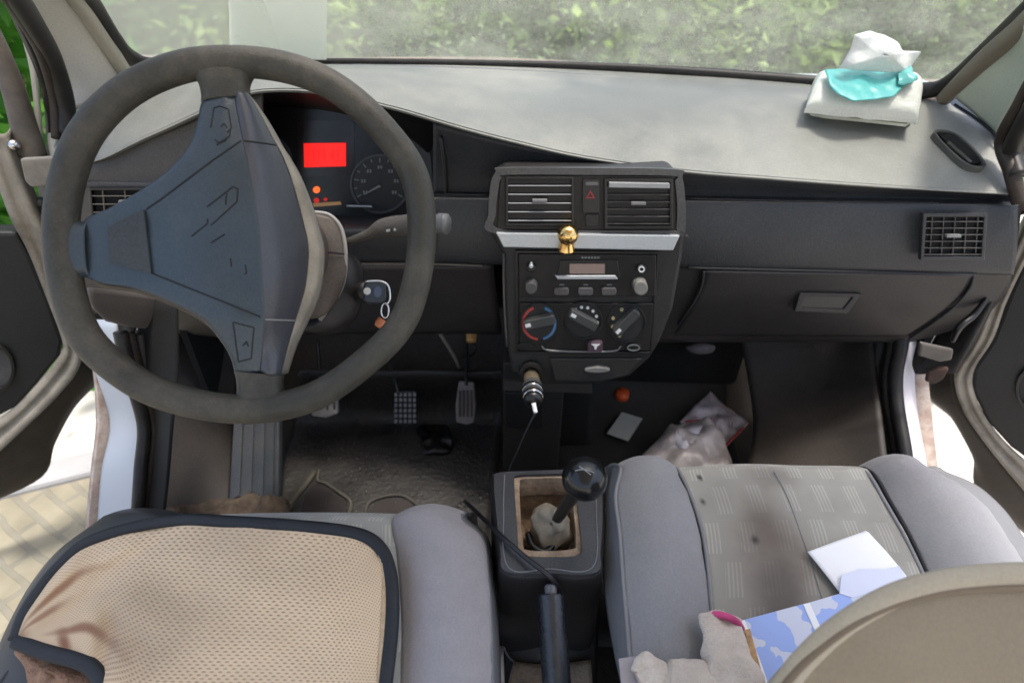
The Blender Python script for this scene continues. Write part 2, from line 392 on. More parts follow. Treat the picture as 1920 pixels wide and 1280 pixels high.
lf_far = leafmat('hedge_leaf', (.04,.08,.02), (.42,.56,.15)); lf_near = leafmat('bright_leaf', (.05,.20,.02), (.16,.42,.05), .5)
shrub('hedge', 'long overgrown green hedge blurred beyond the dusty windscreen', (0, 5.4, 0), 6.5, .7, 1.9, 60000, .11, lf_far, 30, cat='hedge', ncl=420)
gs = mk('grass', [(-30,3.2,.006), (30,3.2,.006), (30,40,.006), (-30,40,.006)], [(0,1,2,3)], mat('grass_ground', (.10,.14,.05), .95, .4, 3, .8, 30, bdist=.02), None, False); tag(gs, kind='structure')
shrub('shrub', 'bright green leafy shrub seen through the driver door window', (-2.05, 1.75, 0), .5, .4, 1.7, 3800, .13, lf_near, 12)
shrub('shrub', 'yellow green shrub showing in a sliver beside the passenger door', (2.15, 1.75, 0), .45, .4, 1.5, 2400, .13, lf_near, 12)

# ================================================================ VAN BODY
van = thing('van_body', 'dirty cream and white minivan body shell round the cabin, with windscreen, pillars and sills', 'van body', (0, .6, .2))
# floor pan rising into the firewall
fl = []
for (y, z) in ((-.5,.27), (.3,.27), (.7,.27), (.95,.272), (1.08,.32), (1.18,.45), (1.24,.62), (1.26,.85), (1.27,1.02)):
    fl.append([V((x, y, z)) for x in (-.74,-.6,-.4,-.2,0,.2,.4,.62)])
loft('floor_pan', fl, floor_m, van, 60, 60, .01, disp=lambda u, v, p: V((0, 0, noise.noise(p*9)*.006+noise.noise(p*30)*.002)))
bx('side_wall', -.80, -.775, .97, 1.36, .22, 1.03, white_m, van, .004); bx('side_wall', .66, .69, .95, 1.36, .22, 1.03, white_m, van, .004)
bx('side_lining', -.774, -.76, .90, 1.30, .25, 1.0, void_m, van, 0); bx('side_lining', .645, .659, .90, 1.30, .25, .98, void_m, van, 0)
bx('front_panel', -.80, .69, 1.36, 1.38, .22, 1.02, white_m, van, .004)
# wheel arches in the footwells
def arch(poly, Y0, name='wheel_arch'):
    pts = [PY(x, y, Y) for x, y, Y in poly]
    k = len(pts)//2
    rows = [pts[:k], pts[k:]]
    return rows
loft('wheel_arch', [[PY(1380,600,1.06), PY(1540,600,1.04), PY(1632,600,.97)], [PY(1400,700,1.0), PY(1540,700,.96), PY(1642,700,.90)],
                    [PY(1412,800,.90), PY(1540,800,.85), PY(1655,800,.80)], [PY(1396,900,.78), PY(1540,900,.74), PY(1668,900,.70)]], kick_m, van, 20, 24, .01)
loft('wheel_arch', [[PY(318,560,.98), PY(390,570,1.04), PY(450,580,1.06)], [PY(316,700,.90), PY(390,700,.94), PY(445,700,.98)],
                    [PY(310,820,.80), PY(370,820,.83), PY(438,820,.87)], [PY(296,980,.68), PY(360,980,.70), PY(430,980,.72)]], kick_m, van, 20, 24, .01)
# side walls below the dash (door opening edge): black seal + white sill
def band(name, xs, m, solid=.004, parent=van, X=None, nu=16, nv=24):
    """rows: list of (xa, xb, y, Xplane_a, Xplane_b)"""
    return loft(name, [[PX(a, y, Xa), PX((a+b_)/2, y, (Xa+Xb)/2), PX(b_, y, Xb)] for a, b_, y, Xa, Xb in xs], m, parent, nu, nv, solid)
# left opening
def seal(name, path, r, m, parent=van): return tube(name, path, r, m, parent, 60, 8)
sealL = [(218,622), (226,660), (245,730), (262,800), (256,880), (250,980), (246,1080)]
for dx, r, m in ((8, .010, seal_m), (24, .008, sealb_m), (42, .014, seal_m)):
    seal('door_seal', [PX(x+dx, y, -.70) for x, y in sealL], r, m)
band('sill', [(150,214,600,-.79,-.72), (176,232,690,-.79,-.72), (205,258,790,-.79,-.72), (190,254,880,-.79,-.72), (182,248,980,-.79,-.72), (178,244,1090,-.79,-.72)], white_m)
band('sill_edge', [(148,166,600,-.80,-.79), (176,198,690,-.80,-.79), (186,212,790,-.80,-.79), (176,200,880,-.80,-.79), (166,190,980,-.80,-.79), (160,186,1090,-.80,-.79)], rust_m, .012)
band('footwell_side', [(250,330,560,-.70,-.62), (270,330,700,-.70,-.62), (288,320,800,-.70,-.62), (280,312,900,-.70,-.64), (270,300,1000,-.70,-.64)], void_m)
sealR = [(1690,560), (1690,640), (1680,700), (1682,760), (1698,860), (1705,960)]
for dx, r, m in ((0, .012, seal_m), (-18, .007, sealb_m), (-38, .016, seal_m)):
    seal('door_seal', [PX(x+dx, y, .60) for x, y in sealR], r, m)
band('sill', [(1700,1728,640,.61,.66), (1690,1716,700,.61,.66), (1694,1722,780,.61,.66), (1706,1738,870,.61,.66), (1718,1752,980,.61,.66)], mat('sill_greyed_paint', (.55,.53,.56), .5, .06, 8))
band('sill_edge', [(1724,1740,640,.66,.68), (1716,1740,700,.66,.68), (1720,1748,780,.66,.68), (1736,1758,870,.66,.68), (1750,1772,980,.66,.68)], rust_m, .01)
# A pillars
gl = lambda x, y, Y: PY(x, y, Y)
pillL = thing
loft('pillar_trim', [[PY(30,-40,.80), PY(60,-30,.83), PY(112,-22,.86)], [PY(60,20,.87), PY(95,20,.90), PY(140,12,.93)], [PY(92,75,.94), PY(130,72,.96), PY(176,66,.99)],
                     [PY(125,150,.99), PY(165,140,1.0), PY(217,135,1.04)], [PY(139,205,.99), PY(180,190,1.01), PY(238,160,1.06)]], cream_m, van, 16, 24, .015)
tube('pillar_ridge', [PY(118,-30,.88), PY(172,40,.97), PY(232,134,1.06), PY(250,160,1.075)], [.012,.012,.013,.011], mat('pillar_ridge_paint', (.45,.42,.34), .5, .1, 12, .1, 200, .4, (.3,.25,.18), 12), van, 40, 12)
loft('pillar_trim', [[PY(1950,-10,.80), PY(1985,30,.78), PY(1990,80,.76)], [PY(1900,76,.92), PY(1925,105,.90), PY(1940,130,.88)], [PY(1838,130,.98), PY(1865,165,.96), PY(1895,200,.93)],
                     [PY(1784,180,1.03), PY(1825,212,1.0), PY(1868,254,.96)]], mat('pillar_grey_green', (.40,.45,.38), .6, .05, 6, .1, 300), van, 16, 24, .015)
tube('pillar_ridge', [PY(1990,-20,.82), PY(1920,45,.90), PY(1840,117,.98), PY(1770,185,1.05)], [.014,.014,.014,.012], mat('pillar_ridge_brown', (.14,.12,.09), .5, .15, 12, .1, 200), van, 40, 12)
# black window gasket along the pillars and the bottom
tube('windscreen_gasket', [PY(150,-30,.90), PY(176,10,.96), PY(212,68,1.02), PY(244,108,1.08), PY(300,122,1.12), PY(450,118,1.17), PY(610,116,1.20), PY(900,120,1.215), PY(1200,130,1.205), PY(1510,153,1.165),
      PY(1640,166,1.13), PY(1735,170,1.085), PY(1780,154,1.05), PY(1850,90,.98), PY(1920,20,.90), PY(1960,-16,.87)], [.012,.012,.012,.014,.011,.008,.007,.008,.010,.012,.013,.014,.012,.011,.010,.010], seal_m, van, 160, 10)
# door-opening flange seals beside the pillars
tube('door_seal', [PY(8,-40,.70), PY(60,40,.82), PY(98,110,.90), PY(122,190,.93), PY(126,250,.92)], .013, seal_m, van, 40, 10)
tube('door_seal', [PY(-16,-40,.68), PY(36,30,.80), PY(76,100,.88), PY(100,180,.92), PY(106,260,.91)], .007, sealb_m, van, 40, 10)
loft('pillar_flange', [[PY(-30,-40,.66), PY(30,-40,.72)], [PY(20,20,.8), PY(76,30,.86)], [PY(66,110,.88), PY(112,110,.93)], [PY(90,200,.93), PY(130,200,.96)], [PY(96,330,.93), PY(132,330,.96)]], seal_m, van, 8, 24, .01)
tube('door_seal', [PY(1970,90,.78), PY(1920,185,.84), PY(1880,262,.90), PY(1896,320,.86), PY(1912,380,.84)], .010, sealb_m, van, 40, 10)
tube('door_seal', [PY(1985,110,.76), PY(1932,210,.83), PY(1898,280,.88), PY(1908,330,.85)], .012, seal_m, van, 40, 10)
# body metal below the pillars where the doors hang
loft('hinge_post', [[PY(60,300,.97), PY(150,300,.93)], [PY(85,420,.95), PY(170,420,.9)], [PY(110,520,.93), PY(220,520,.86)], [PY(140,640,.90), PY(250,640,.82)]], seal_m, van, 8, 16, .01)
loft('hinge_post', [[PY(1905,370,.90), PY(1850,420,.95)], [PY(1890,480,.88), PY(1830,500,.93)], [PY(1850,580,.86), PY(1770,600,.92)], [PY(1790,700,.84), PY(1715,700,.88)]], seal_m, van, 8, 16, .01)
# cowl outside the glass
loft('cowl', [[PY(150,128,1.22), PY(600,110,1.30), PY(960,110,1.33), PY(1500,146,1.28), PY(1800,190,1.15)], [PY(100,100,1.5), PY(600,108,1.75), PY(960,109,1.8), PY(1500,142,1.7), PY(1850,150,1.5)]],
     mat('rusty_cowl', (.20,.14,.11), .7, .3, 20, .3, 100), van, 30, 6, .01)
# roof above the frame
rf = [[V((x, y, z-.05*(x/.75)**2)) for x in (-.75,-.4,0,.4,.72)] for y, z in ((.62,1.66), (.3,1.76), (-.6,1.80), (-1.5,1.78), (-2.0,1.7))]
loft('roof', rf, mat('roof_headliner', (.62,.60,.55), .9, .03), van, 14, 14, .02)

# windscreen glass: dusty, with reflection streaks painted into the cover
def glassmat(name, veil0, veil1, col, scale=6):
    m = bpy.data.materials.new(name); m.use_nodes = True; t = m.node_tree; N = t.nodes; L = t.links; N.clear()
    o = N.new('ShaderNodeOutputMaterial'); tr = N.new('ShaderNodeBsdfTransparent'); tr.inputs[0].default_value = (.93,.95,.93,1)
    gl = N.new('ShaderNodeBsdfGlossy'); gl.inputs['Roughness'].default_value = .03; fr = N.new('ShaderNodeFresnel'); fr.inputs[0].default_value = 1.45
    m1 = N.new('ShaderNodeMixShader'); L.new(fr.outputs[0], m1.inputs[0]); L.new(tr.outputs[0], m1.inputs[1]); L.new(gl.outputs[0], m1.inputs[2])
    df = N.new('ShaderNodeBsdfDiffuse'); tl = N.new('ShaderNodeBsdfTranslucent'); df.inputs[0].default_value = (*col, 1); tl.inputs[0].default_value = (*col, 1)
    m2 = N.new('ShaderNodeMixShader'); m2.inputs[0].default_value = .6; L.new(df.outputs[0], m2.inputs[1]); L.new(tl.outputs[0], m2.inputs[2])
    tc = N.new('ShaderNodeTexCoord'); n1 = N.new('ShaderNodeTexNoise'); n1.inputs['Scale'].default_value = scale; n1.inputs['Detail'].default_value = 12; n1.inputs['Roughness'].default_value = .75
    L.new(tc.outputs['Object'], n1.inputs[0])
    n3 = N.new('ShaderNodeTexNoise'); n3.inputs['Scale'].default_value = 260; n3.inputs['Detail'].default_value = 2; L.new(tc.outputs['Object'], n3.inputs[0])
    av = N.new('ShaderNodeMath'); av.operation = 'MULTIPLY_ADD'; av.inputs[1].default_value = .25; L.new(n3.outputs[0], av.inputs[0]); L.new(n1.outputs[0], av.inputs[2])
    mr = N.new('ShaderNodeMapRange'); mr.inputs[1].default_value = .42; mr.inputs[2].default_value = .82; mr.inputs[3].default_value = veil0; mr.inputs[4].default_value = veil1
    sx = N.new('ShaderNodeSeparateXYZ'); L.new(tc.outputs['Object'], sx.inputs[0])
    gx = N.new('ShaderNodeMapRange'); gx.inputs[1].default_value = -.15; gx.inputs[2].default_value = -.75; gx.inputs[3].default_value = 0; gx.inputs[4].default_value = .34; L.new(sx.outputs[0], gx.inputs[0])  # pale cover grows denser towards the left end
    mpp = N.new('ShaderNodeMapping'); mpp.inputs['Rotation'].default_value = (0, R(35), 0); mpp.inputs['Scale'].default_value = (1.5, 1, 9); L.new(tc.outputs['Object'], mpp.inputs[0])  # slanting pale streaks: tissue reflections painted into the cover
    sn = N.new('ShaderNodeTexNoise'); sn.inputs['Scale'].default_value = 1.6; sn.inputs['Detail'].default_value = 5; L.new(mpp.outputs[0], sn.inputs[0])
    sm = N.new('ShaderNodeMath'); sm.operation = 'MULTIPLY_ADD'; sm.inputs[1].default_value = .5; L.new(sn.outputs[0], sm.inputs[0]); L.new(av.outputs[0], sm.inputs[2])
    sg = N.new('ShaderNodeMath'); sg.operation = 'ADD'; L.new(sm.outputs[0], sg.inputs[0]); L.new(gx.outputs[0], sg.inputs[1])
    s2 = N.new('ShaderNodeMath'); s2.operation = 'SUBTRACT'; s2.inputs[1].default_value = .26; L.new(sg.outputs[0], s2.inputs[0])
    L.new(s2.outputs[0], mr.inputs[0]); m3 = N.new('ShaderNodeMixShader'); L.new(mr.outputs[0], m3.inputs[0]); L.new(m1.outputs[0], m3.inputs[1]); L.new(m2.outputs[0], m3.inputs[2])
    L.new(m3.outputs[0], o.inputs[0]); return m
wg_rows = []
base = [PY(160,120,1.06), PY(300,124,1.13), PY(610,119,1.205), PY(960,124,1.22), PY(1250,134,1.205), PY(1510,156,1.17), PY(1740,172,1.10), PY(1800,175,1.06)]
for k in range(6):
    t = k/5; wg_rows.append([p+V((0, -.42*t, .62*t)) + V((-p.x*.12*t, 0, 0)) for p in base])
wg = loft('windscreen', wg_rows, glassmat('dusty_glare_glass', .13, .42, (.72,.74,.62)), van, 40, 12)
# pale translucent sheet just inside the glass, upper left
def on_glass(x, y, off=.006):
    d = ray(x, y); n = V((0, -.62, -.42)).normalized(); o = PY(610,119,1.2)+n*off
    return C+d*((o-C).dot(n)/d.dot(n))
st = mk('pale_sheet', [on_glass(428,-30), on_glass(614,-30), on_glass(612,112), on_glass(432,112)], [(0,1,2,3)], glassmat('milky_sheet', .62, .68, (.80,.81,.74), 3), None, False)
tag(st, 'pale rectangular translucent sheet over the windscreen above the steering wheel', 'film'); rebase(st); mods(st, solid=.0006)

# ================================================================ DASHBOARD
dash = thing('dashboard', 'grey two tone dashboard running the width of the cabin', 'dashboard', (-.05, .95, .65))
brow = [(100,322,.88), (160,306,.87), (202,292,.86), (262,262,.855), (320,236,.85), (380,208,.85), (430,184,.85), (480,171,.85), (540,168,.85), (600,172,.85), (660,182,.85), (722,198,.85), (764,209,.85), (865,239,.85),
        (977,268,.85), (1100,295,.85), (1280,320,.85), (1440,333,.85), (1600,345,.85), (1760,355,.85), (1905,363,.85)]
NB = len(brow)
backp = [(95,240,.96), (127,212,1.0), (170,185,1.02), (240,145,1.06), (270,134,1.09), (300,130,1.11), (340,128,1.13), (390,126,1.145), (450,124,1.16), (520,123,1.18), (580,122,1.19), (650,122,1.20), (720,122,1.205), (840,123,1.21),
         (960,126,1.215), (1090,131,1.21), (1250,139,1.20), (1400,149,1.175), (1530,160,1.155), (1660,176,1.12), (1775,192,1.06)]
B = [PY(*p) for p in backp]; Fw = [PY(*p) for p in brow]
rows = [[b_+V((0, .03, -.02)) for b_ in B], B]
for t in (.12, .3, .5, .7, .88, .96):
    rows.append([B[i].lerp(Fw[i], t)+V((0, 0, .016*math.sin(math.pi*t))) for i in range(NB)])
# right end sweeps out towards the door
rows[-5][-1] = PY(1838,235,.99); rows[-4][-1] = PY(1868,270,.95); rows[-3][-1] = PY(1886,300,.91); rows[-2][-1] = PY(1897,330,.88)
rows += [Fw, [p+V((0, .0015, -.0025)) for p in Fw], [p+V((0, .018, -.006)) for p in Fw]]
loft('top_pad', rows, dash_top_m, dash, 150, 60, .004)
def px_row(pts, Y): return [PY(x, y, Y) for x, y in pts]
# face to the right of the instrument opening
def browy(x):
    for a, b_ in zip(brow, brow[1:]):
        if a[0] <= x <= b_[0]: return a[1]+(b_[1]-a[1])*(x-a[0])/(b_[0]-a[0])
    return brow[-1][1]
XR = [812, 900, 1000, 1150, 1300, 1450, 1600, 1750, 1906]
fr = [[PY(x, browy(x)+3, .864) for x in XR], [PY(x, browy(x)*.4+(366+.012*(x-812))*.6, .872) for x in XR], [PY(x, 366+.012*(x-812), .872) for x in XR]]
loft('upper_face', fr, dash_m, dash, 60, 12, .01)
XR2 = [812, 900, 1000, 1150, 1300, 1450, 1600, 1750, 1850, 1908]
fr = [[PY(x, 362+.012*(x-812), .872) for x in XR2], [PY(x, 369+.012*(x-812), .857) for x in XR2], [PY(x, 378+.012*(x-812), .850) for x in XR2], [PY(x, 440+.015*(x-812), .838) for x in XR2],
      [PY(min(x, 1902), 486+.02*(x-812), .836) for x in XR2], [PY(min(x, 1900), 494+.02*(x-812), .842) for x in XR2]]
loft('middle_face', fr, dash_m, dash, 60, 20, .01)
# lower right
lo = [[PY(1240,498,.846), PY(1500,503,.846), PY(1750,508,.848), PY(1898,512,.852)], [PY(1240,530,.848), PY(1500,534,.848), PY(1740,538,.850), PY(1888,545,.86)],
      [PY(1230,580,.856), PY(1480,582,.856), PY(1700,586,.86), PY(1850,590,.87)], [PY(1222,615,.872), PY(1460,618,.872), PY(1660,620,.875), PY(1790,618,.882)],
      [PY(1215,640,.90), PY(1420,640,.90), PY(1580,640,.90), PY(1708,641,.90)], [PY(1215,640,.98), PY(1420,640,.98), PY(1580,640,.98), PY(1700,641,.98)]]
loft('lower_face', lo, dash_low, dash, 40, 30, .006)
gb = [[(1322,508), (1480,511), (1640,513), (1825,516)], [(1318,530), (1480,534), (1640,536), (1820,534)], [(1304,560), (1460,563), (1620,565), (1795,568)], [(1284,595), (1430,597), (1580,599), (1752,602)], [(1262,628), (1400,630), (1540,631), (1704,632)]]
gY = [.834, .838, .844, .858, .880]
lp = [[PY(x, y, Y) for x, y in r] for r, Y in zip(gb, gY)]
gbo = loft('glovebox_door', lp, dash_low, dash, 40, 24, .010)
gpl = Pl(PY(1550,565,.838), (0, -1, .12))
hd = ring('handle', gpl, [(1500,549), (1616,551), (1589,588), (1490,584)], [(1510,556), (1600,557), (1582,580), (1502,578)], -.006, .004, dash_low, gbo, bevel=.001, curve=False)
slab('handle_recess', gpl, [(1506,554), (1604,555), (1584,582), (1500,580)], -.004, .0012, black_m, gbo, 0)
# left side
XL = [100, 160, 220, 280, 340, 400, 450, 490]
lf = [[PY(x, browy(x)+3, .872) for x in XL], [PY(x, browy(x)*.5+172, .866) for x in XL], [PY(x, 343, .862) for x in XL], [PY(x, 347, .856) for x in XL], [PY(x, 420, .85) for x in XL], [PY(x, 500, .85) for x in XL], [PY(x, 560, .86) for x in XL],
      [PY(150+(x-100)*.9, 590+.06*(x-100), .88) for x in XL], [PY(170+(x-100)*.9, 606+.1*(x-100), .91) for x in XL]]
loft('knee_bolster', [[PX(x, y, -.66) for x, y in ((168,540),(250,548),(330,560))], [PX(x, y, -.665) for x, y in ((176,575),(250,584),(330,592))], [PX(x, y, -.68) for x, y in ((196,600),(255,612),(322,616))], [PX(x, y, -.70) for x, y in ((200,602),(255,614),(320,618))]], mat('knee_grey', (.10,.09,.085), .5, .1, 8, .3, 420, .3, (.14,.12,.10), 6), dash, 20, 12, .006)
loft('driver_side_face', lf, mat('dash_brown_grey', (.055,.050,.047), .45, .1, 8, .3, 420, .35, (.10,.085,.07), 5), dash, 40, 40, .008)
# instrument recess
hood = [[PY(x, browy(x)+4, .862) for x in (440,480,540,600,660,722,790,830)], [PY(x, y, .90) for x, y in ((440,200),(480,186),(540,182),(600,186),(660,197),(722,216),(780,240),(822,262))],
        [PY(x, y, .965) for x, y in ((440,215),(480,205),(540,202),(600,206),(660,218),(720,238),(770,262),(800,290))]]
loft('instrument_hood', hood, black_m, dash, 40, 12, .004)
loft('instrument_hood', [[PY(824,255,.862), PY(832,310,.862), PY(834,370,.862), PY(822,440,.862)], [PY(800,250,.965), PY(806,310,.965), PY(806,370,.965), PY(796,430,.965)]], black_m, dash, 16, 6, .004)
clp = Pl(PY(620,300,.955), (0, -1, .25))
cl = slab('instrument_cluster', clp, rr(430,190,815,415,30), -.02, 0, mat('cluster_face', (.008,.008,.009), .3, .05), dash, .001)
lcd = slab('display', clp, [(569,269), (648,268), (648,312), (570,314)], 0, .003, red_lcd, cl, .0006)
gl_ = slab('display_surround', clp, rr(556,226,664,330,8), 0, .0012, mat('smoked_lens', (.014,.009,.009), .25, 0), cl, 0)
multi('display_digits', [(clp, [(x, 281), (x+3, 281), (x+3, 300), (x, 300)], .003, .0034) for x in (586, 596, 606, 622, 632)], mat('lcd_segment', (.2,0,0), .5, 0, emis=(1,.01,.005), es=.39), cl)
def dial(cx, cy, rx, par):
    slab('dial_face', clp, circ(cx, cy, rx), .0, .002, mat('dial_black', (.012,.013,.014), .4, 0), par, 0)
    ring('dial_ring', clp, circ(cx, cy, rx+2, k=48), circ(cx, cy, rx-2, k=48), 0, .004, mat('dial_rim', (.05,.05,.055), .4, 0), par, 48, 0, False)
    tk = []
    for i in range(13):
        a = R(150+i*20); c_, s_ = math.cos(a), math.sin(a); L0 = rx*.80 if i % 2 else rx*.74
        x0, y0, x1, y1 = cx+c_*L0, cy+s_*L0, cx+c_*rx*.9, cy+s_*rx*.9; nx, ny = -s_*1.0, c_*1.0
        tk.append((clp, [(x0+nx, y0+ny), (x1+nx, y1+ny), (x1-nx, y1-ny), (x0-nx, y0-ny)], .002, .003))
        if i % 2 == 0:
            mx_, my_ = cx+c_*rx*.58, cy+s_*rx*.58
            for dx in (-4, 1): tk.append((clp, [(mx_+dx, my_-3), (mx_+dx+3, my_-3), (mx_+dx+3, my_+3), (mx_+dx, my_+3)], .002, .003))
    multi('dial_ticks', tk, tick_m, par)
    multi('needle', [(clp, [(cx-2, cy+2), (cx-rx*.55, cy+rx*.35), (cx-rx*.55, cy+rx*.39), (cx+2, cy+5)], .004, .006)], tick_m, par)
dial(712, 345, 54, cl); dial(500, 300, 44, cl)
slab('warning_lamp', clp, circ(593,356,6.5,k=16), 0, .003, amber_m, cl, 0)
slab('warning_lamp', clp, circ(593,376,5,k=14), 0, .003, redt_m, cl, 0)
slab('warning_lamp', clp, circ(610,374,3.5,3,12), 0, .003, redt_m, cl, 0)
slab('warning_lamp', clp, [(586,381), (638,378), (640,384), (588,388)], 0, .0025, peach_m, cl, 0)
0 and slab('dim_lens', clp, [(580,225), (668,232), (640,243), (590,241)], 0, .002, dimred_m, cl, 0)
tube('reflector_strip', [clp.un(650,386,.01), clp.un(698,387,.01)], .0022, silver_m, cl, 8, 6)
loft('instrument_shelf', [[PY(x, 398, .955) for x in (430,560,700,826)], [PY(x, 412, .90) for x in (430,560,700,828)], [PY(x, 428, .862) for x in (430,560,700,826)], [PY(x, 450, .855) for x in (430,560,700,826)],
      [PY(x, 494, .858) for x in (430,560,700,826)]], dash_m, dash, 20, 20, .006)
# lower centre-left panels beside the stack
lc = [[PY(x, 496, .850) for x in (500,640,790,925)], [PY(x, 560, .862) for x in (500,640,790,932)], [PY(x, 618, .88) for x in (500,640,790,940)], [PY(x, 626, .93) for x in (500,640,790,940)]]
loft('knee_panel', lc, dash_low, dash, 30, 20, .006)
tube('panel_seam', [PY(788,494,.846), PY(850,496,.846), PY(904,498,.846)], .0012, dustedge_m, dash, 10, 6)
# crease lines
tube('panel_seam', [PY(825,364,.8545), PY(870,365,.8545), PY(915,366,.8545)], .0008, groove_m, dash, 10, 6)
tube('panel_seam', [PY(1283,372,.8545), PY(1500,377,.8545), PY(1760,381,.8545)], .0012, groove_m, dash, 20, 6)
tube('panel_seam', [PY(1290,502,.836), PY(1500,507,.836), PY(1700,511,.836), PY(1832,514,.838)], .0020, groove_m, dash, 30, 6)
tube('panel_seam', [PY(1826,516,.835), PY(1818,540,.837), PY(1790,574,.842), PY(1748,606,.856), PY(1706,634,.876)], .0024, groove_m, dash, 30, 6)
tube('panel_seam', [PY(1320,508,.835), PY(1314,540,.837), PY(1298,570,.844), PY(1272,608,.862)], .0024, groove_m, dash, 30, 6)
tube('end_seam', [PY(1790,196,1.03), PY(1838,228,.985), PY(1872,262,.94), PY(1888,300,.905), PY(1896,335,.872)], .0022, groove_m, dash, 30, 6)
tube('pad_ledge', [B[i].lerp(Fw[i], .10 if i < 16 else .14)+V((0,0,.0045)) for i in range(11, 20)], .0022, mat('ledge_grey', (.16,.17,.17), .5, .1), dash, 60, 8)
# vents --------------------------------------------------
def vent(pl, x0, y0, x1, y1, parent, nsl, ncol=0, frame=6, bez=stack_m, slm=slat_m, tab=True, slant=0):
    ox = lambda y: slant*(y-y0)/(y1-y0)
    q = [(x0, y0), (x1, y0), (x1+slant, y1), (x0+slant, y1)]
    def ins(d): return [(x0+d, y0+d), (x1-d, y0+d), (x1+slant-d, y1-d), (x0+slant+d, y1-d)]
    v = ring('air_vent', pl, q, ins(frame), -.004, .004, bez, parent, bevel=.0012, curve=False)
    slab('vent_duct', pl, ins(frame-1), -.006, -.0025, void_m, v, 0)
    L = []
    for i in range(nsl):
        y = y0+frame+(y1-y0-2*frame)*(i+.7)/nsl
        L.append((pl, [(x0+frame+ox(y)-1, y-.8), (x1-frame+ox(y)+1, y-.8), (x1-frame+ox(y)+1, y+.8), (x0+frame+ox(y)-1, y+.8)], .0015, .0035))
    if ncol:
        for i in range(ncol):
            x = x0+frame+(x1-x0-2*frame)*(i+.5)/ncol
            L.append((pl, [(x-1, y0+frame), (x+1, y0+frame), (x+1+slant, y1-frame), (x-1+slant, y1-frame)], -.002, .001))
    multi('vent_grille', L, slm, v, .0004)
    if tab:
        xm, ym = (x0+x1+slant)/2, (y0+y1)/2
        slab('vent_tab', pl, [(xm-14, ym-4), (xm+14, ym-4), (xm+14, ym+2), (xm-14, ym+2)], .002, .008, mat('vent_tab_plastic', (.16,.16,.16), .4, 0), v, .001)
    return v
vent(Pl(PY(1790,445,.826), (0, -1, .1)), 1731, 400, 1852, 488, dash, 6, 5, 7, dash_m, slat_m, True, -5)
vent(Pl(PY(210,380,.842), (0, -1, .1)), 166, 352, 300, 408, dash, 3, 3, 5, black_m, mat('dusty_vent_slat', (.16,.14,.12), .6, .1), True, 4)
# side demister vent on the pad
dpl = Pl(PY(1800,278,.935), (0, -.42, 1))
dv = ring('demister_vent', dpl, [(1752,247), (1786,246), (1822,272), (1850,308), (1826,312), (1796,296)], [(1757,250), (1787,249), (1818,273), (1845,306), (1825,309), (1798,293)], -.012, .0105, mat('vent_surround', (.07,.072,.066), .45, .1), dash, bevel=.0008)
slab('vent_duct', dpl, [(1762,253), (1788,252), (1816,276), (1840,304), (1824,307), (1798,290)], -.008, .0085, void_m, dv, 0)
multi('vent_slats', [(dpl, [(x, y), (x+4, y-4), (x+20, y+10), (x+17, y+14)], .008, .0105) for x, y in ((1776,268), (1790,280), (1803,292))], slat_m, dv)

# ================================================================ CENTRE STACK
cs = thing('centre_stack', 'dark centre stack with twin vents, silver strip, radio and heater dials', 'console', (0, .85, .6))
SP = Pl(PY(1100,500,.795), (0, -1, .10))
body = [(945,316), (1265,318), (1276,330), (1284,440), (1280,480), (1262,580), (1238,640), (1218,672), (1180,706), (1120,720), (1010,722), (960,700), (950,640), (944,480), (920,440), (918,400), (920,350), (930,324)]
hs = slab('housing', SP, body, -.07, 0, stack_m, cs, .006, seg=3)
ring('surround_rim', SP, [(943,315), (1100,315), (1267,318), (1280,334), (1286,390), (1284,440), (1276,442), (1100,440), (924,437), (916,400), (920,345), (930,322)],
     [(950,328), (1100,328), (1258,330), (1266,342), (1270,390), (1268,428), (1262,432), (1100,432), (940,430), (930,400), (935,350), (940,334)], -.002, .005, mat('rim_grey', (.045,.045,.046), .3, .06, 12, .2, 420, .25, (.16,.15,.13), 8), cs, 80, .002)
slab('vent_panel', SP, [(938,328), (1262,330), (1268,432), (932,430)], -.002, .004, panel_m, cs, .001)
VP = Pl(SP.o+SP.n*.006, SP.n)
va = vent(VP, 948, 332, 1076, 424, cs, 5, 0, 5, black_m, mat('slat_light', (.34,.35,.36), .35, .1), True)
vent(VP, 1133, 336, 1262, 430, cs, 6, 0, 6, black_m, slat_m, True)
slab('vent_shutter', VP, [(1142,342), (1256,344), (1256,354), (1142,352)], .0, .008, mat('shutter_grey', (.26,.27,.27), .4, .05), cs, .001)
hb = slab('hazard_button', SP, rr(1092,336,1124,400,3), .002, .008, black_m, cs, .001)
def tri(cx, cy, s): return [(cx, cy-s), (cx+s, cy+s*.8), (cx-s, cy+s*.8)]
ring('warning_triangle', SP, tri(1107,365,9), tri(1107,366,4.5), .008, .0092, mat('dull_red', (.20,.02,.02), .5, 0), hb, 3, 0, False)
slab('indicator', SP, rr(1098,342,1122,348,2), .002, .0092, mat('dull_grey', (.09,.09,.09), .4, 0), hb, .0005)
slab('indicator', SP, rr(1098,402,1122,424,3), .002, .006, black_m, cs, .0008)
# silver strip: a sloping ledge
ss = []
slab('silver_strip', SP, [(930,437), (1275,442), (1262,470), (944,464)], -.002, .012, silver_m, cs, .0015)
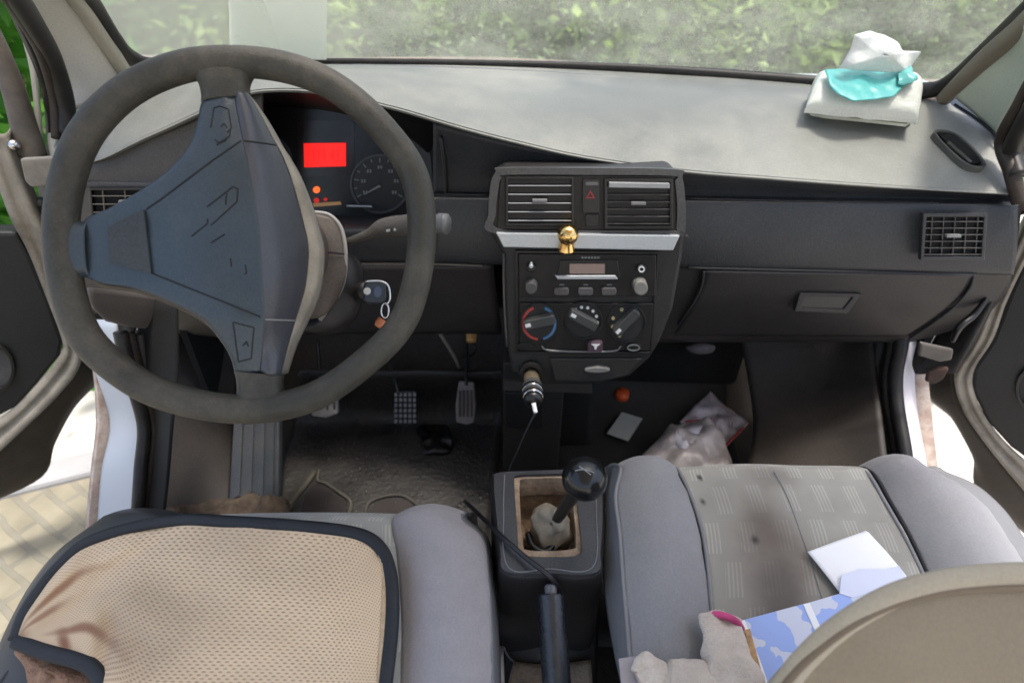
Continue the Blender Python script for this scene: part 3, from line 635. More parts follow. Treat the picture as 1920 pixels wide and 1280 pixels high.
# radio
rad = slab('radio', SP, [(972,476), (1231,478), (1229,556), (974,558)], 0, .006, panel_m, cs, .0015)
ring('radio_surround', SP, [(966,470), (1236,472), (1222,666), (968,664)], [(971,475), (1232,477), (1218,660), (972,660)], 0, .005, black_m, cs, 4, .0008, False)
slab('display_bezel', SP, [(1050,488), (1158,488), (1163,520), (1158,526), (1044,524)], .004, .0085, black_m, rad, .001)
slab('display', SP, [(1068,495), (1134,495), (1134,513), (1068,513)], .0085, .0092, lcdoff_m, rad, 0)
slab('display_trim', SP, [(1040,517), (1154,517), (1159,524), (1046,524)], .006, .0115, silver_m, rad, .001)
for x in (1053, 1098, 1142): slab('radio_button', SP, rr(x-14,540,x+14,554,5), .004, .012, mat('button_grey', (.07,.065,.065), .4, .05), rad, .0012)
def knob(pl, x, y, r, h, m, parent, name='knob', hb=.004):
    o = slab(name, pl, circ(x, y, r, k=20), hb, h, m, parent, .0015, seg=3, taper=1.1); return o
knob(SP, 996, 503, 8, .016, black_m, rad); knob(SP, 996, 541, 11, .022, mat('knob_dark_grey', (.06,.06,.06), .35, .1), rad); knob(SP, 1202, 541, 13, .024, mat('knob_grey', (.17,.165,.15), .35, .1), rad); knob(SP, 1203, 505, 9, .012, black_m, rad)
knob(SP, 996, 500, 4, .019, silver_m, rad, 'knob_cap'); ring('knob_mark', SP, circ(1203,505,6), circ(1203,505,3.5), .012, .0128, print_m, rad, 24, 0, False)
multi('radio_lettering', [(SP, [(x, 481), (x+4, 481), (x+4, 485), (x, 485)], .006, .0064) for x in range(1090, 1124, 6)], tick_m, rad)
multi('button_lettering', [(SP, [(x, 533), (x+9, 533), (x+9, 535), (x, 535)], .006, .0064) for x in (1049, 1094, 1138)], tick_m, rad)
# heater panel
hp = slab('heater_panel', SP, [(974,568), (1226,569), (1218,658), (975,658)], 0, .005, panel_m, cs, .0015)
def hdial(cx, cy, r, ang, kind):
    ring('dial_rim', SP, circ(cx, cy, r, k=36), circ(cx, cy, r-4, k=36), .004, .008, black_m, hp, 36, .0006, False)
    slab('dial_face', SP, circ(cx, cy, r-3), .004, .0056, mat('dial_face_black', (.012,.012,.012), .5, 0), hp, 0)
    if kind == 0:
        for a0, a1, m in ((95, 250, redp_m), (-70, 75, bluep_m)):
            ring('dial_arc', SP, circ(cx, cy, r-4, k=20, a0=a0, a1=a1)+circ(cx, cy, r-9, k=20, a0=a1, a1=a0), [(cx+(x-cx)*.999, cy+(y-cy)*.999) for x, y in circ(cx, cy, r-4, k=20, a0=a0, a1=a1)+circ(cx, cy, r-9, k=20, a0=a1, a1=a0)], .005, .0066, m, hp, 40, 0, False)
            slab('dial_arc', SP, circ(cx, cy, r-4, k=20, a0=a0, a1=a1)+circ(cx, cy, r-9, k=20, a0=a1, a1=a0), .005, .0066, m, hp, 0)
    else:
        L = []
        for i, a in enumerate(range(-150, 10, 26) if kind == 1 else (-160, -110, -60, 120, 165)):
            x, y = cx+(r-10)*math.cos(R(a)), cy+(r-10)*math.sin(R(a)); L.append((SP, circ(x, y, 3.2 if kind == 1 else 3.6, k=6), .005, .0066))
        multi('dial_marks', L, print_m if kind == 1 else mat('ochre_print', (.35,.30,.16), .6, 0), hp)
    c_, s_ = math.cos(R(ang)), math.sin(R(ang)); a = r*.80; w_ = r*.24
    P_ = [(cx+c_*a*t-s_*w_*q, cy+s_*a*t+c_*w_*q) for t, q in ((-1,-.7), (-.9,-1), (.9,-1), (1,-.7), (1,.7), (.9,1), (-.9,1), (-1,.7))]
    k = slab('dial_grip', SP, P_, .005, .020, mat('grip_plastic', (.04,.042,.042), .38, .1), hp, .002, seg=3)
    t0, t1 = (-.9, -.55)
    slab('dial_pointer', SP, [(cx+c_*a*t-s_*w_*.35*q, cy+s_*a*t+c_*w_*.35*q) for t, q in ((t0,-1), (t1,-1), (t1,1), (t0,1))], .019, .0206, print_m, hp, 0)
hdial(1011, 606, 37, -12, 0); hdial(1094, 602, 36, 28, 1); hdial(1175, 606, 37, -45, 2)
tube('slider_track', [SP.un(1016,648,.007), SP.un(1026,656,.007), SP.un(1080,659,.007), SP.un(1150,658,.007), SP.un(1164,649,.007)], .0016, mat('track_grey', (.14,.14,.14), .4, 0), hp, 30, 8)
slab('slider', SP, rr(1102,642,1130,660,3), .004, .014, mat('slider_maroon', (.06,.035,.05), .4, 0), hp, .001)
slab('slider_mark', SP, [(1108,645), (1126,645), (1120,649), (1118,655), (1115,655), (1114,649)], .014, .0146, print_m, hp, 0)
slab('push_button', SP, circ(985,650,15,7), .002, .008, black_m, hp, .001); slab('push_button', SP, circ(1188,652,15,8), .002, .008, black_m, hp, .001)
ring('button_ring', SP, circ(1188,652,12,6), circ(1188,652,10,4.4), .008, .0086, tick_m, hp, 24, 0, False)
slab('ashtray', SP, [(1030,672), (1205,672), (1176,704), (1120,716), (1040,714)], 0, .005, stack_m, cs, .002)
slab('ashtray_pull', SP, circ(1120,694,24,5,20), .002, .012, mat('pull_grey', (.16,.16,.15), .4, 0), cs, .001)
ring('vent_hoop', VP, rr(952,352,1074,414,6), rr(955,355,1071,411,5), .002, .0055, mat('slat_light', (0,0,0)), va, 40, 0, False) if False else None
tube('edge_highlight_trim', [SP.un(944,475,.002), SP.un(945,560,.002), SP.un(950,650,.002)], .0018, mat('rim_grey', (0,0,0)), cs, 10, 6)
# power socket
ring('power_socket', SP, circ(996,702,22), circ(996,702,15), -.002, .010, panel_m, cs, 24, .001, False)
# lower carcass under the stack
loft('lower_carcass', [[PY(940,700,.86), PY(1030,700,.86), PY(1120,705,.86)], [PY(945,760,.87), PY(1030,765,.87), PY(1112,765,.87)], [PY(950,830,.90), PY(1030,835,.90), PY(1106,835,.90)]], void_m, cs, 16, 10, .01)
bx('carcass_box', -.135, -.02, .83, .93, .34, .62, mat('carcass_brown', (.012,.010,.009), .7, .2), cs)
slab('carcass_edge', Pl((0, .825, 0), (0, -1, 0)), [(944,716), (1110,722), (1110,738), (944,732)], -.01, .004, mat('carcass_lip', (.04,.033,.028), .6, .2, 20), cs, .001)
slab('carcass_foot', Pl((0, .83, 0), (0, -1, 0)), [(945,735), (1018,737), (1020,800), (1010,806), (955,803), (945,790)], -.02, .004, mat('carcass_black', (.005,.0045,.0045), .6, .2, 20), cs, .003)

bx('shade_box', -.02, .42, 1.09, 1.24, .37, .86, void_m, dash, .02)  # added black box that supplies the shade below the dash
# gold ornament on the silver strip
oc = SP.un(1064,436,.022)
og = thing('dashboard_ornament', 'small shiny gold ball ornament standing on the silver strip', 'ornament', oc-V((0,0,.03)))
sphere('ball', SP.un(1065,440,.026), .0155, gold_m, og)
tube('stem', [SP.un(1064,448,.020), SP.un(1063,456,.020), SP.un(1062,468,.018)], [.011,.0105,.013], gold_m, og, 16, 20)

# phone charger
chg = thing('phone_charger', 'silver ringed black phone charger plugged into the socket below the heater panel', 'charger', SP.un(998,720,.03))
a = SP.un(996,702,.0); b_ = a+V((.012,-.085,-.03))
ch = lambda t: a.lerp(SP.un(1000,752,.075), t)
tube('barrel', [ch(0), ch(.3), ch(.5)], [.013,.014,.013], gold_m if False else mat('socket_brass', (.30,.24,.16), .35, .1, 20, metal=.7), chg, 16, 20)
tube('ring', [ch(.42), ch(.55), ch(.56)], [.0165,.0165,.0165], mat('dark_ring', (.05,.05,.05), .3, 0), chg, 10, 24)
tube('ring', [ch(.55), ch(.66)], [.017,.017], chrome_m, chg, 8, 24)
tube('ring', [ch(.66), ch(.78)], [.0165,.0165], mat('dark_ring', (0,0,0)), chg, 8, 24)
tube('ring', [ch(.78), ch(.88)], [.0172,.0166], chrome_m, chg, 8, 24)
tube('cap', [ch(.88), ch(.98), ch(1.05)], [.0155,.015,.010], black_m, chg, 10, 24)
pe = ch(1.06)
tube('usb_plug', [pe, pe+V((.004,-.010,-.012))], [.0048,.0045], mat('white_plastic', (.7,.7,.72), .35, 0), chg, 6, 4)
cb = tube('charging_cable', [pe+V((.004,-.010,-.012)), SP.un(990,800,.07), PY(968,850,.72), PY(955,880,.72), PY(948,930,.70)], [.0018,.0013,.0012,.0012,.0012], mat('cable_grey', (.06,.06,.06), .4, 0), None, 60, 6)
tag(cb, 'thin dark cable dangling from the phone charger towards the console', 'cable'); rebase(cb)

# ================================================================ STEERING WHEEL
WC = V((-.3912, .5472, .9902)); WN = V((.1718, -.8223, .5425)).normalized()
WP = Pl(WC, WN)
WA = WN.cross(V((0,0,1))).normalized(); WB = WN.cross(WA)
sw = thing('steering_wheel', 'large worn grey steering wheel turned a quarter round, with padded hub', 'steering wheel', WC)
rimpath = [WP.un(x, y) for x, y in ((114,440), (127,545), (165,638), (255,715), (350,753), (460,767), (560,753), (642,712), (740,625), (778,540), (791,430), (775,325), (711,235), (630,165), (540,128), (440,116), (340,126), (240,170), (165,245), (127,335))]
tube('rim', rimpath, .0158, rim_m, sw, 160, 20, True)
# pad: outline seen with the height of each point above the rim plane
padL = [(398,174,.004), (375,190,.006), (368,225,.012), (352,272,.016), (313,318,.018), (262,356,.016), (206,389,.010), (159,413,.004), (158,460,.004), (166,521,.004), (249,540,.012), (317,566,.016), (376,598,.018), (412,640,.014), (430,672,.010), (437,696,.006)]
padR = [(437,174,.006), (450,240,.014), (460,290,.02), (468,330,.022), (476,370,.024), (481,400,.024), (484,420,.024), (487,445,.024), (489,480,.024), (491,520,.024), (493,545,.024), (495,575,.022), (494,604,.020), (493,640,.014), (490,670,.010), (487,698,.006)]
pl_ = [WP.un(*p) for p in padL]; pr_ = [WP.un(*p) for p in padR]
rows = []
for i in range(len(padL)):
    a, b_ = pl_[i], pr_[i]
    lo_ = a-WN*.012
    rows.append([a-WN*.028+(b_-a).normalized()*.004, a-WN*.006, a+(b_-a).normalized()*.004, a.lerp(b_, .3)+WN*.002, a.lerp(b_, .6)+WN*.003, a.lerp(b_, .85)+WN*.001, b_])
pad = loft('hub_pad', rows, pad_m, sw, 40, 90, .003)
wallO = [(466,176,.0), (484,205,-.004), (500,235,-.008), (514,262,-.012), (527,285,-.016), (540,315,-.02), (550,345,-.022), (560,380,-.024), (570,420,-.026), (578,460,-.028), (577,500,-.028), (572,540,-.026), (562,575,-.024), (552,608,-.02), (540,650,-.012), (527,704,.0)]
wo = [WP.un(*p) for p in wallO]
rows = []
for i in range(len(wo)):
    a, b_ = pr_[i], wo[i]; md = a.lerp(b_, .5)+(WN*.010)
    rows.append([a-WN*.0008, a.lerp(b_, .12)+WN*.0015, a.lerp(b_, .4)+WN*.006, a.lerp(b_, .75)+WN*.006, b_])
loft('hub_side', rows, padside_m, sw, 24, 90, .003)
wo2 = [WP.un(x+dx, y, h-.012) for (x, y, h), dx in zip(wallO, (1,3,5,6,8,12,15,18,20,22,22,22,20,14,6,1))]
loft('hub_edge', [[wo[i]-WN*.0005, wo[i].lerp(wo2[i], .5)+WN*.002, wo2[i], wo2[i]-WN*.03] for i in range(len(wo))], dustedge_m, sw, 10, 90, .003)
# hub back
loft('hub_back', [[p-WN*.012 for p in pl_], [p-WN*.03 for p in pl_], [WC+(p-WC)*.4-WN*.06 for p in pl_]], shroud_m, sw, 60, 10, .002)
# spoke ends that join pad to the rim
def bridge(a0, a1, b0, b1, ha, hb_, m, name='spoke'):
    A0, A1, B0, B1 = WP.un(*a0, ha), WP.un(*a1, ha), WP.un(*b0, hb_), WP.un(*b1, hb_)
    rows = []
    for t in (0, .35, .7, 1):
        p, q = A0.lerp(B0, t), A1.lerp(B1, t); sh = .15*math.sin(math.pi*t)
        c = (p+q)/2; p = p.lerp(c, sh); q = q.lerp(c, sh)
        rows.append([p-WN*.016, p-WN*.004, p.lerp(q, .15)+WN*.004, (p+q)/2+WN*.006, p.lerp(q, .85)+WN*.004, q-WN*.004, q-WN*.016])
    return loft(name, rows, m, sw, 24, 16, .003)
bridge((352,128), (470,132), (374,190), (466,182), .006, .004, rim_m)
bridge((118,395), (128,535), (162,412), (167,523), .004, .003, pad_m)
bridge((432,770), (540,760), (436,694), (527,704), .004, .004, rim_m)
# grooves, horn marks, emblem: fine lines pressed in the pad
def onpad(x, y):
    """point on the pad skin: nearest height between left and right edge"""
    def ed(lst):
        best = min(lst, key=lambda p: abs(p[1]-y)); return best
    l, r2 = ed(padL[:8] if y < 440 else padL[8:]), ed(padR)
    t = max(0, min(1, (x-l[0])/(r2[0]-l[0]+1e-6))); h = l[2]+(r2[2]-l[2])*t+.004*math.sin(math.pi*min(1, t))
    return WP.un(x, y, h)
from mathutils.bvhtree import BVHTree
bpy.context.view_layer.update()
def bvh(o):
    me = o.data; return BVHTree.FromPolygons([v.co for v in me.vertices], [p.vertices[:] for p in me.polygons])
pt = bvh(pad)
def skin(x, y, tr=pt, lift=0.0):
    d = ray(x, y).normalized(); loc, n, i, ds = tr.ray_cast(C, d)
    if loc is None: return onpad(x, y)
    return loc-d*lift
def pline(pts, r=.0009, m=groove_m, name='moulded_line', tr=None, parent=pad, n=None, closed=False):
    P_ = []
    m2 = len(pts)
    for i in range(m2-(0 if closed else 1)):
        a, b2 = pts[i], pts[(i+1) % m2]
        for t in range(6): P_.append(skin(a[0]+(b2[0]-a[0])*t/6, a[1]+(b2[1]-a[1])*t/6, tr or pt))
    if not closed: P_.append(skin(*pts[-1], tr or pt))
    return tube(name, P_, r, m, parent, len(P_)*2, 6, closed)
pline([(452,264), (400,300), (340,345), (300,375), (275,392)], .0010)
pline([(285,512), (320,526), (380,550), (430,570), (488,594)], .0010)
pline([(401,203), (412,199), (428,205), (434,240), (426,248)], .0008); pline([(401,203), (395,240)], .0008); pline([(403,262), (410,268), (430,256), (432,244)], .0008)
pline([(414,238), (420,232), (426,240)], .0008, name='horn_mark'); pline([(406,272), (425,262)], .0008)
pline([(437,604), (476,614), (471,672), (447,678)], .0008, closed=True); pline([(455,648), (462,640), (466,650)], .0008, name='horn_mark')
for q in ([(359,443), (389,419)], [(396,455), (421,439)], [(388,388), (437,350), (446,354), (444,378), (396,422)], [(389,419), (389,410)], [(425,362), (423,384)], [(460,496), (462,512), (458,514)], [(432,484), (434,500)]):
    pline(q, .0008, name='emblem_line')
# grey window in the left spoke
gp = [skin(x, y, lift=.0) for x, y in ((205,428), (238,410), (272,394), (279,450), (286,514), (246,504), (208,494), (206,460))]
o = mk('pad_inlay', [p+WN*.0012 for p in gp]+[sum(gp, V())/8+WN*.0012], [(i, (i+1) % 8, 8) for i in range(8)], mat('inlay', (.035,.04,.042), .6, .1, 20, .6, 200), pad, False); mods(o, solid=.002)
ws = bvh([o2 for o2 in sw.children if o2.name.startswith('hub_side')][0])
pline([(458,264), (490,268), (517,272)], .0010, tr=ws); pline([(497,599), (525,600), (553,601)], .0011, m=mat('light_line', (.2,.2,.2), .6, 0), tr=ws)

# ================================================================ STEERING COLUMN
colm = thing('steering_column', 'dusty brown steering column shroud with wiper stalk and ignition lock behind the wheel', 'steering column', WC-WN*.2)
ax0, ax1 = WC-WN*.045, WC-WN*.25
side = WA
rows = []
for t, rx, ry in ((0,.045,.050), (.15,.056,.060), (.5,.060,.064), (1,.062,.066)):
    c = ax0.lerp(ax1, t)+WB*(-.0)
    rows.append([c+(WA*math.cos(a)*rx*(1 if abs(math.cos(a)) < .8 else 1.0)+WB*math.sin(a)*ry) for a in [i*math.pi/6 for i in range(12)]])
loft('shroud', rows, shroud_m, colm, 48, 14, .003, closed=True)
# column shroud flare at right, seen beside the hub
tube('shroud_rim', [PD(588,398,.74), PD(618,404,.745), PD(640,430,.75), (PD(648,480,.755)), PD(640,540,.76), PD(600,600,.76)], .003, mat('shroud_rim_grey', (.2,.19,.18), .5, .1), colm, 40, 8)
lofts = loft('shroud_face', [[PD(560,400,.72), PD(590,400,.735), PD(625,410,.745), PD(640,430,.75)], [PD(560,450,.72), PD(595,450,.735), PD(630,455,.745), PD(649,465,.755)],
      [PD(560,520,.72), PD(595,520,.735), PD(630,520,.745), PD(648,520,.755)], [PD(550,590,.72), PD(580,598,.735), PD(610,590,.745), PD(632,565,.76)]], shroud_m, colm, 16, 24, .03)
loft('shroud_lower', [[PD(645,470,.765), PD(665,480,.78), PD(682,500,.80)], [PD(640,540,.765), PD(662,550,.78), PD(680,560,.80)], [PD(600,600,.765), PD(640,606,.78), PD(668,596,.80)], [PD(560,620,.765), PD(600,628,.78), PD(640,622,.80)]],
     mat('shroud_dark', (.012,.010,.010), .5, .1), colm, 12, 16, .02)
tube('shroud_seam', [PD(598,470,.728), PD(625,474,.738), PD(645,476,.748)], .0012, groove_m, colm, 10, 6)
# stalk
stp = [PD(648,455,.765), PD(690,440,.75), PD(720,428,.74), PD(770,422,.72), PD(800,420,.71), PD(834,420,.70)]
st_ = tube('wiper_stalk', stp, [.005,.007,.013,.014,.013,.012], mat('stalk_plastic', (.03,.029,.028), .4, .1, 12, .2, 700, .5, (.13,.11,.085), 10), colm, 40, 14, flat=(tuple(f_), .6))
tube('stalk_tip', [PD(824,420,.702), PD(838,420,.698)], [.0135,.013], mat('stalk_tip_plastic', (.09,.09,.09), .4, 0), st_, 8, 12, flat=(tuple(f_), .7))
multi('stalk_marks', [(Pl(PD(740,425,.722), -f_), [(x, y), (x+7, y-1), (x+7, y+4), (x, y+5)], 0, .002) for x, y in ((724,430), (738,428), (752,426))], tick_m, st_)
# ignition + key
tube('ignition_lock', [PD(672,548,.80), PD(690,546,.77)], [.014,.013], bmetal_m, colm, 8, 16)
key = thing('car_key', 'black and silver car key fob hanging in the ignition lock', 'key', PD(705,560,.75))
kp = Pl(PD(705,546,.745), (-f_).lerp(V((0,-1,0)), .3))
kf = slab('fob', kp, rr(680,526,724,570,12), -.006, .006, mat('fob_plastic', (.02,.024,.03), .28, .1), key, .003, seg=3)
slab('fob_button', kp, circ(688,546,7,k=14), .006, .0085, print_m, kf, .001); slab('fob_button', kp, circ(708,547,8,11,14), .006, .008, mat('fob_blue', (.06,.08,.13), .3, 0), kf, .001)
tube('fob_trim', [kp.un(x, y, .004) for x, y in ((684,528), (712,527), (728,536), (731,560), (724,572))], .0016, chrome_m, kf, 24, 8)
tube('key_ring', [kp.un(x, y, .0) for x, y in circ(722,582,7,14,12)], .0013, chrome_m, key, 30, 6, True)
tube('key_tag', [kp.un(717,598,.0), kp.un(712,606,.0), kp.un(708,612,.0)], [.006,.007,.005], mat('copper_tag', (.45,.16,.08), .4, .2, metal=.6), key, 12, 8, flat=(tuple(f_), .3))

# ================================================================ PEDALS
def pedal(name, label, poly, Y, arm, m, ribs, grid=False):
    p = Pl(PY(sum(q[0] for q in poly)/len(poly), sum(q[1] for q in poly)/len(poly), Y), (0, -1, .35))
    c = p.un(poly[0][0], poly[0][1]); t = thing(name, label, 'pedal', c)
    s = slab('pedal_pad', p, poly, -.008, .004, m, t, .003, seg=3)
    x0 = min(q[0] for q in poly); x1 = max(q[0] for q in poly); y0 = min(q[1] for q in poly); y1 = max(q[1] for q in poly)
    L = []
    if grid:
        for i in range(5):
            for j in range(6):
                x = x0+6+(x1-x0-12)*i/4; y = y0+7+(y1-y0-16)*j/5; L.append((p, [(x-2.6, y-3), (x+2.6, y-3), (x+2.6, y+3), (x-2.6, y+3)], .004, .0075))
    else:
        for i in range(4):
            x = x0+8+(x1-x0-16)*i/3; L.append((p, [(x-1.8, y0+16), (x+1.8, y0+16), (x+1.8, y1-16), (x-1.8, y1-16)], .004, .0065))
    multi('tread', L, ribs, s, .0006)
    tube('pedal_arm', arm, .007, bmetal_m, t, 20, 8, flat=((1,0,0), .6))
    return t
pedal('brake_pedal', 'black brake pedal with a chequered rubber pad, left of the narrow pedal', [(742,733), (780,733), (783,770), (776,795), (762,799), (742,797), (736,780)], .97, [PY(748,740,.98), PY(742,715,1.0), PY(730,690,1.04), PY(716,640,1.10), PY(708,600,1.14)], mat('pedal_rubber', (.02,.02,.02), .4, .2, 20), mat('worn_rubber_stud', (.26,.26,.28), .35, .2, 30), True)
pedal('accelerator_pedal', 'narrow worn metal accelerator pedal with vertical ribs', [(860,716), (888,717), (892,760), (889,792), (876,797), (855,792), (854,760)], .97, [PY(874,722,.98), PY(875,700,1.0), PY(875,660,1.05), PY(874,625,1.10)], mat('worn_pedal_metal', (.28,.25,.25), .35, .2, 20, metal=.3), mat('pedal_rib', (.06,.05,.05), .45, .2, 30))
pedal('clutch_pedal', 'clutch pedal mostly hidden below the wheel rim with a worn silver edge', [(580,730), (632,728), (634,775), (612,784), (584,780)], .94, [PY(606,740,.95), PY(600,700,1.0), PY(596,640,1.08)], mat('clutch_worn', (.34,.32,.31), .4, .3, 40, metal=.4), mat('pedal_rib', (0,0,0)))
tube('pedal_bracket', [PY(822,620,1.0), PY(850,665,1.02), PY(862,690,1.04)], .004, dustedge_m, van, 10, 6)
pg = thing('sensor_plug', 'peach coloured connector plug above the accelerator pedal', 'plug', PY(882,640,1.05))
tube('plug_cap', [PY(884,622,1.06), PY(883,640,1.04)], [.012,.011], peach_m, pg, 8, 12)
tube('wire', [PY(886,642,1.05), PY(893,655,1.04), PY(880,668,1.05), PY(862,672,1.06)], .003, mat('wire_black', (.015,.015,.015), .4, 0), pg, 20, 6)
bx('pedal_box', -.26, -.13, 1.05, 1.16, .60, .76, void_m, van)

# ================================================================ FLOOR THINGS
FPn = ZP(.275)
fm = thing('floor_sheet', 'grimy dark rubber driver floor mat with cut outs and worn edges', 'floor mat', (-.35, .85, .28))
mrow = [[PZ(x, y, z) for x in xs] for y, z, xs in ((700,.45,(560,650,780,940)), (745,.36,(555,650,780,940)), (785,.300,(550,650,780,940)), (820,.285,(545,650,780,940)), (880,.284,(520,640,780,930)), (960,.284,(500,640,780,920)), (1040,.284,(480,640,780,915)))]
loft('mat_sheet', mrow, mat('mat_rubber', (.017,.016,.015), .38, .5, 9, .9, 90, .6, (.042,.034,.026), 11, bdist=.003), fm, 30, 20, .006, disp=lambda u, v, p: V((0,0,noise.noise(p*14)*.004+.004)))
def zt(pts, r, m, name, z=.292, closed=False, n=40): return tube(name, [PZ(x, y, z) for x, y in pts], r, m, fm, n, 8, closed)
zt([(598,880), (596,900), (610,905), (640,925), (657,940), (655,965), (650,990)], .0035, mat('worn_mat_edge', (.075,.066,.048), .9, .2, 40), 'worn_edge')
zt([(590,885), (572,910), (545,945), (530,985)], .006, mat('worn_mat_edge', (0,0,0)), 'worn_edge')
zt([(684,965), (692,942), (720,930), (752,928), (775,940), (800,962)], .0035, mat('worn_mat_edge2', (.05,.045,.036), .9, .2, 40), 'worn_edge')
slab('cut_out', ZP(.29), [(560,975), (572,925), (592,905), (620,915), (650,940), (650,975)], -.004, .003, mat('dark_hole', (.02,.014,.012), .8, .3, 20), fm, .001)
slab('cut_out', ZP(.29), [(690,975), (700,944), (730,934), (765,936), (790,960), (795,978)], -.004, .003, mat('dark_hole', (0,0,0)), fm, .001)
crumple('torn_patch', ZP(.288), [(782,806), (810,797), (838,800), (848,820), (845,845), (815,853), (794,850), (790,825)], .006, .010, black_m, fm, 3, 8, 40, 40, .004)
# grit on the mat
vs = []; fs = []
for _ in range(200):
    p = PZ(random.gauss(740, 130), random.uniform(800, 965), .2955); s = random.uniform(.0006, .0022); k = len(vs)
    vs += [p+V((s,0,0)), p+V((0,s,0)), p+V((-s,0,0)), p+V((0,-s,0)), p+V((0,0,s))]; fs += [(k,k+1,k+4), (k+1,k+2,k+4), (k+2,k+3,k+4), (k+3,k,k+4)]
gr = mk('grit', vs, fs, mat('grit', (.10,.085,.07), .9, .5, 200), None, False); tag(gr, 'fine pale grit and crumbs scattered on the driver floor mat', 'grit', kind='stuff')
# ribbed foot rest
fr_ = thing('foot_rest', 'upright grey ribbed foot rest strip on the driver side floor', 'foot rest', PZ(475,930,.29))
rp = Pl(PY(478,870,.80), (0, -1, .9))
slab('rest_pad', rp, [(440,740), (524,740), (522,940), (428,945)], -.02, 0, mat_rub, fr_, .004)
for x0, x1 in ((452,444), (472,466), (492,488), (510,507)):
    multi('rib', [(rp, [(x0-5, 745), (x0+5, 745), (x1+5, 930), (x1-5, 932)], 0, .004)], mat_rub, fr_, .001)
crumple('carpet_scrap', ZP(.30), [(300,965), (420,940), (520,925), (545,955), (520,1000), (300,1010)], .01, .02, mat('brown_carpet', (.06,.042,.028), .95, .4, 60, .8, 200, bdist=.004), fm, 5, 10, 50, 30, .01)

def crump_thing(name, label, cat, pl, poly, h, amp, m, **k):
    o = crumple(name, pl, poly, h, amp, m, None, **k); rebase(o); tag(o, label, cat); return o
FL = ZP(.285)
pm_ = loft('floor_sheet', [[V((x, y, z)) for x in (-.03,.1,.2,.3,.40)] for y, z in ((1.17,.452), (1.08,.332), (.95,.284), (.8,.281), (.5,.280))], mat('footwell_shade', (.010,.009,.0085), .6, .3, 10, .7, 140, .35, (.03,.024,.018), 6), None, 20, 30, .004)  # dark sheet added to stand in for the passenger footwell's shade
tag(pm_, 'near black sheet added as shade on the passenger side floor under the card and bags', 'floor mat'); rebase(pm_)
nc = slab('note_card', Pl((0,1.0,.312), (0,-.33,1)), [(1166,772), (1205,784), (1178,826), (1138,812)], .0, .003, mat('card_grey', (.33,.34,.32), .7, .1, 12), None, .0005); rebase(nc); tag(nc, 'small pale grey card lying on the dark passenger floor', 'card')
bag_w = mat('bag_grey_plastic', (.42,.38,.42), .3, .35, 22, .5, 80, .2, (.20,.16,.17), 14, bdist=.004); bag_b = mat('bag_beige_plastic', (.42,.38,.37), .3, .3, 22, .5, 80, .2, (.2,.15,.12), 14, bdist=.004)
BP = Pl(PZ(1330,800,.33), (0, -.3, 1))
pb = thing('plastic_packet', 'crumpled silver plastic packet with red edge and printing on the passenger floor', 'packet', PZ(1340,820,.30))
k1 = crumple('packet_skin', BP, [(1330,738), (1365,765), (1407,790), (1385,815), (1355,842), (1330,830), (1300,800), (1275,790), (1300,765)], .02, .016, bag_w, pb, 1, 16, 90, 34, .02, curve=False)
kt = bvh(k1)
def skl(pts, r, m, name, par, tr, n=30): return tube(name, [skin(x, y, tr, .001) for x, y in pts], r, m, par, n, 6)
skl([(1402,792), (1380,815), (1358,838)], .003, mat('red_edge', (.42,.05,.04), .5, .1), 'packet_edge', pb, kt); skl([(1285,790), (1310,788), (1334,784)], .0022, mat('red_edge', (0,0,0)), 'packet_edge', pb, kt)
for i in range(5): skl([(1345+i*7, 775+i*4), (1352+i*5, 792+i*3)], .0012, mat('packet_print', (.22,.12,.14), .5, 0), 'packet_print', pb, kt, 6)
pb2 = thing('plastic_bag', 'limp beige plastic bag with a white patch on the passenger floor, nearest the seat', 'bag', PZ(1290,850,.30))
k2 = crumple('bag_skin', BP, [(1258,800), (1300,795), (1334,790), (1348,812), (1362,848), (1370,885), (1330,900), (1250,900), (1208,880), (1206,850), (1235,825)], .04, .022, bag_b, pb2, 4, 16, 90, 30, .03)
kt = bvh(k2)
wp = [skin(x, y, kt, .002) for x, y in ((1268,806), (1290,796), (1318,798), (1310,812), (1296,830), (1286,842), (1272,838), (1266,820))]
mods(mk('white_patch', wp+[sum(wp, V())/8-V((0,0,-.003))], [(i, (i+1) % 8, 8) for i in range(8)], mat('white_film', (.72,.70,.74), .5, .05), pb2), solid=.0008)
oc_ = tube('bottle_cap', [PZ(1166,742,.335), PZ(1166,742,.335)+V((0,-.006,.014))], [.017,.016], orange_m, None, 6, 20); rebase(oc_); tag(oc_, 'orange plastic cap on the dark floor under the dash', 'cap')
lt = crump_thing('floor_litter', 'dim grey scrap of litter in the shadow under the glovebox', 'litter', Pl(PY(1305,655,1.05), (0,-1,.6)), [(1285,650), (1310,643), (1340,648), (1335,662), (1300,662)], .0, .012, mat('litter_grey', (.16,.14,.14), .7, .3, 30), seed=8, rings=6, n=30)

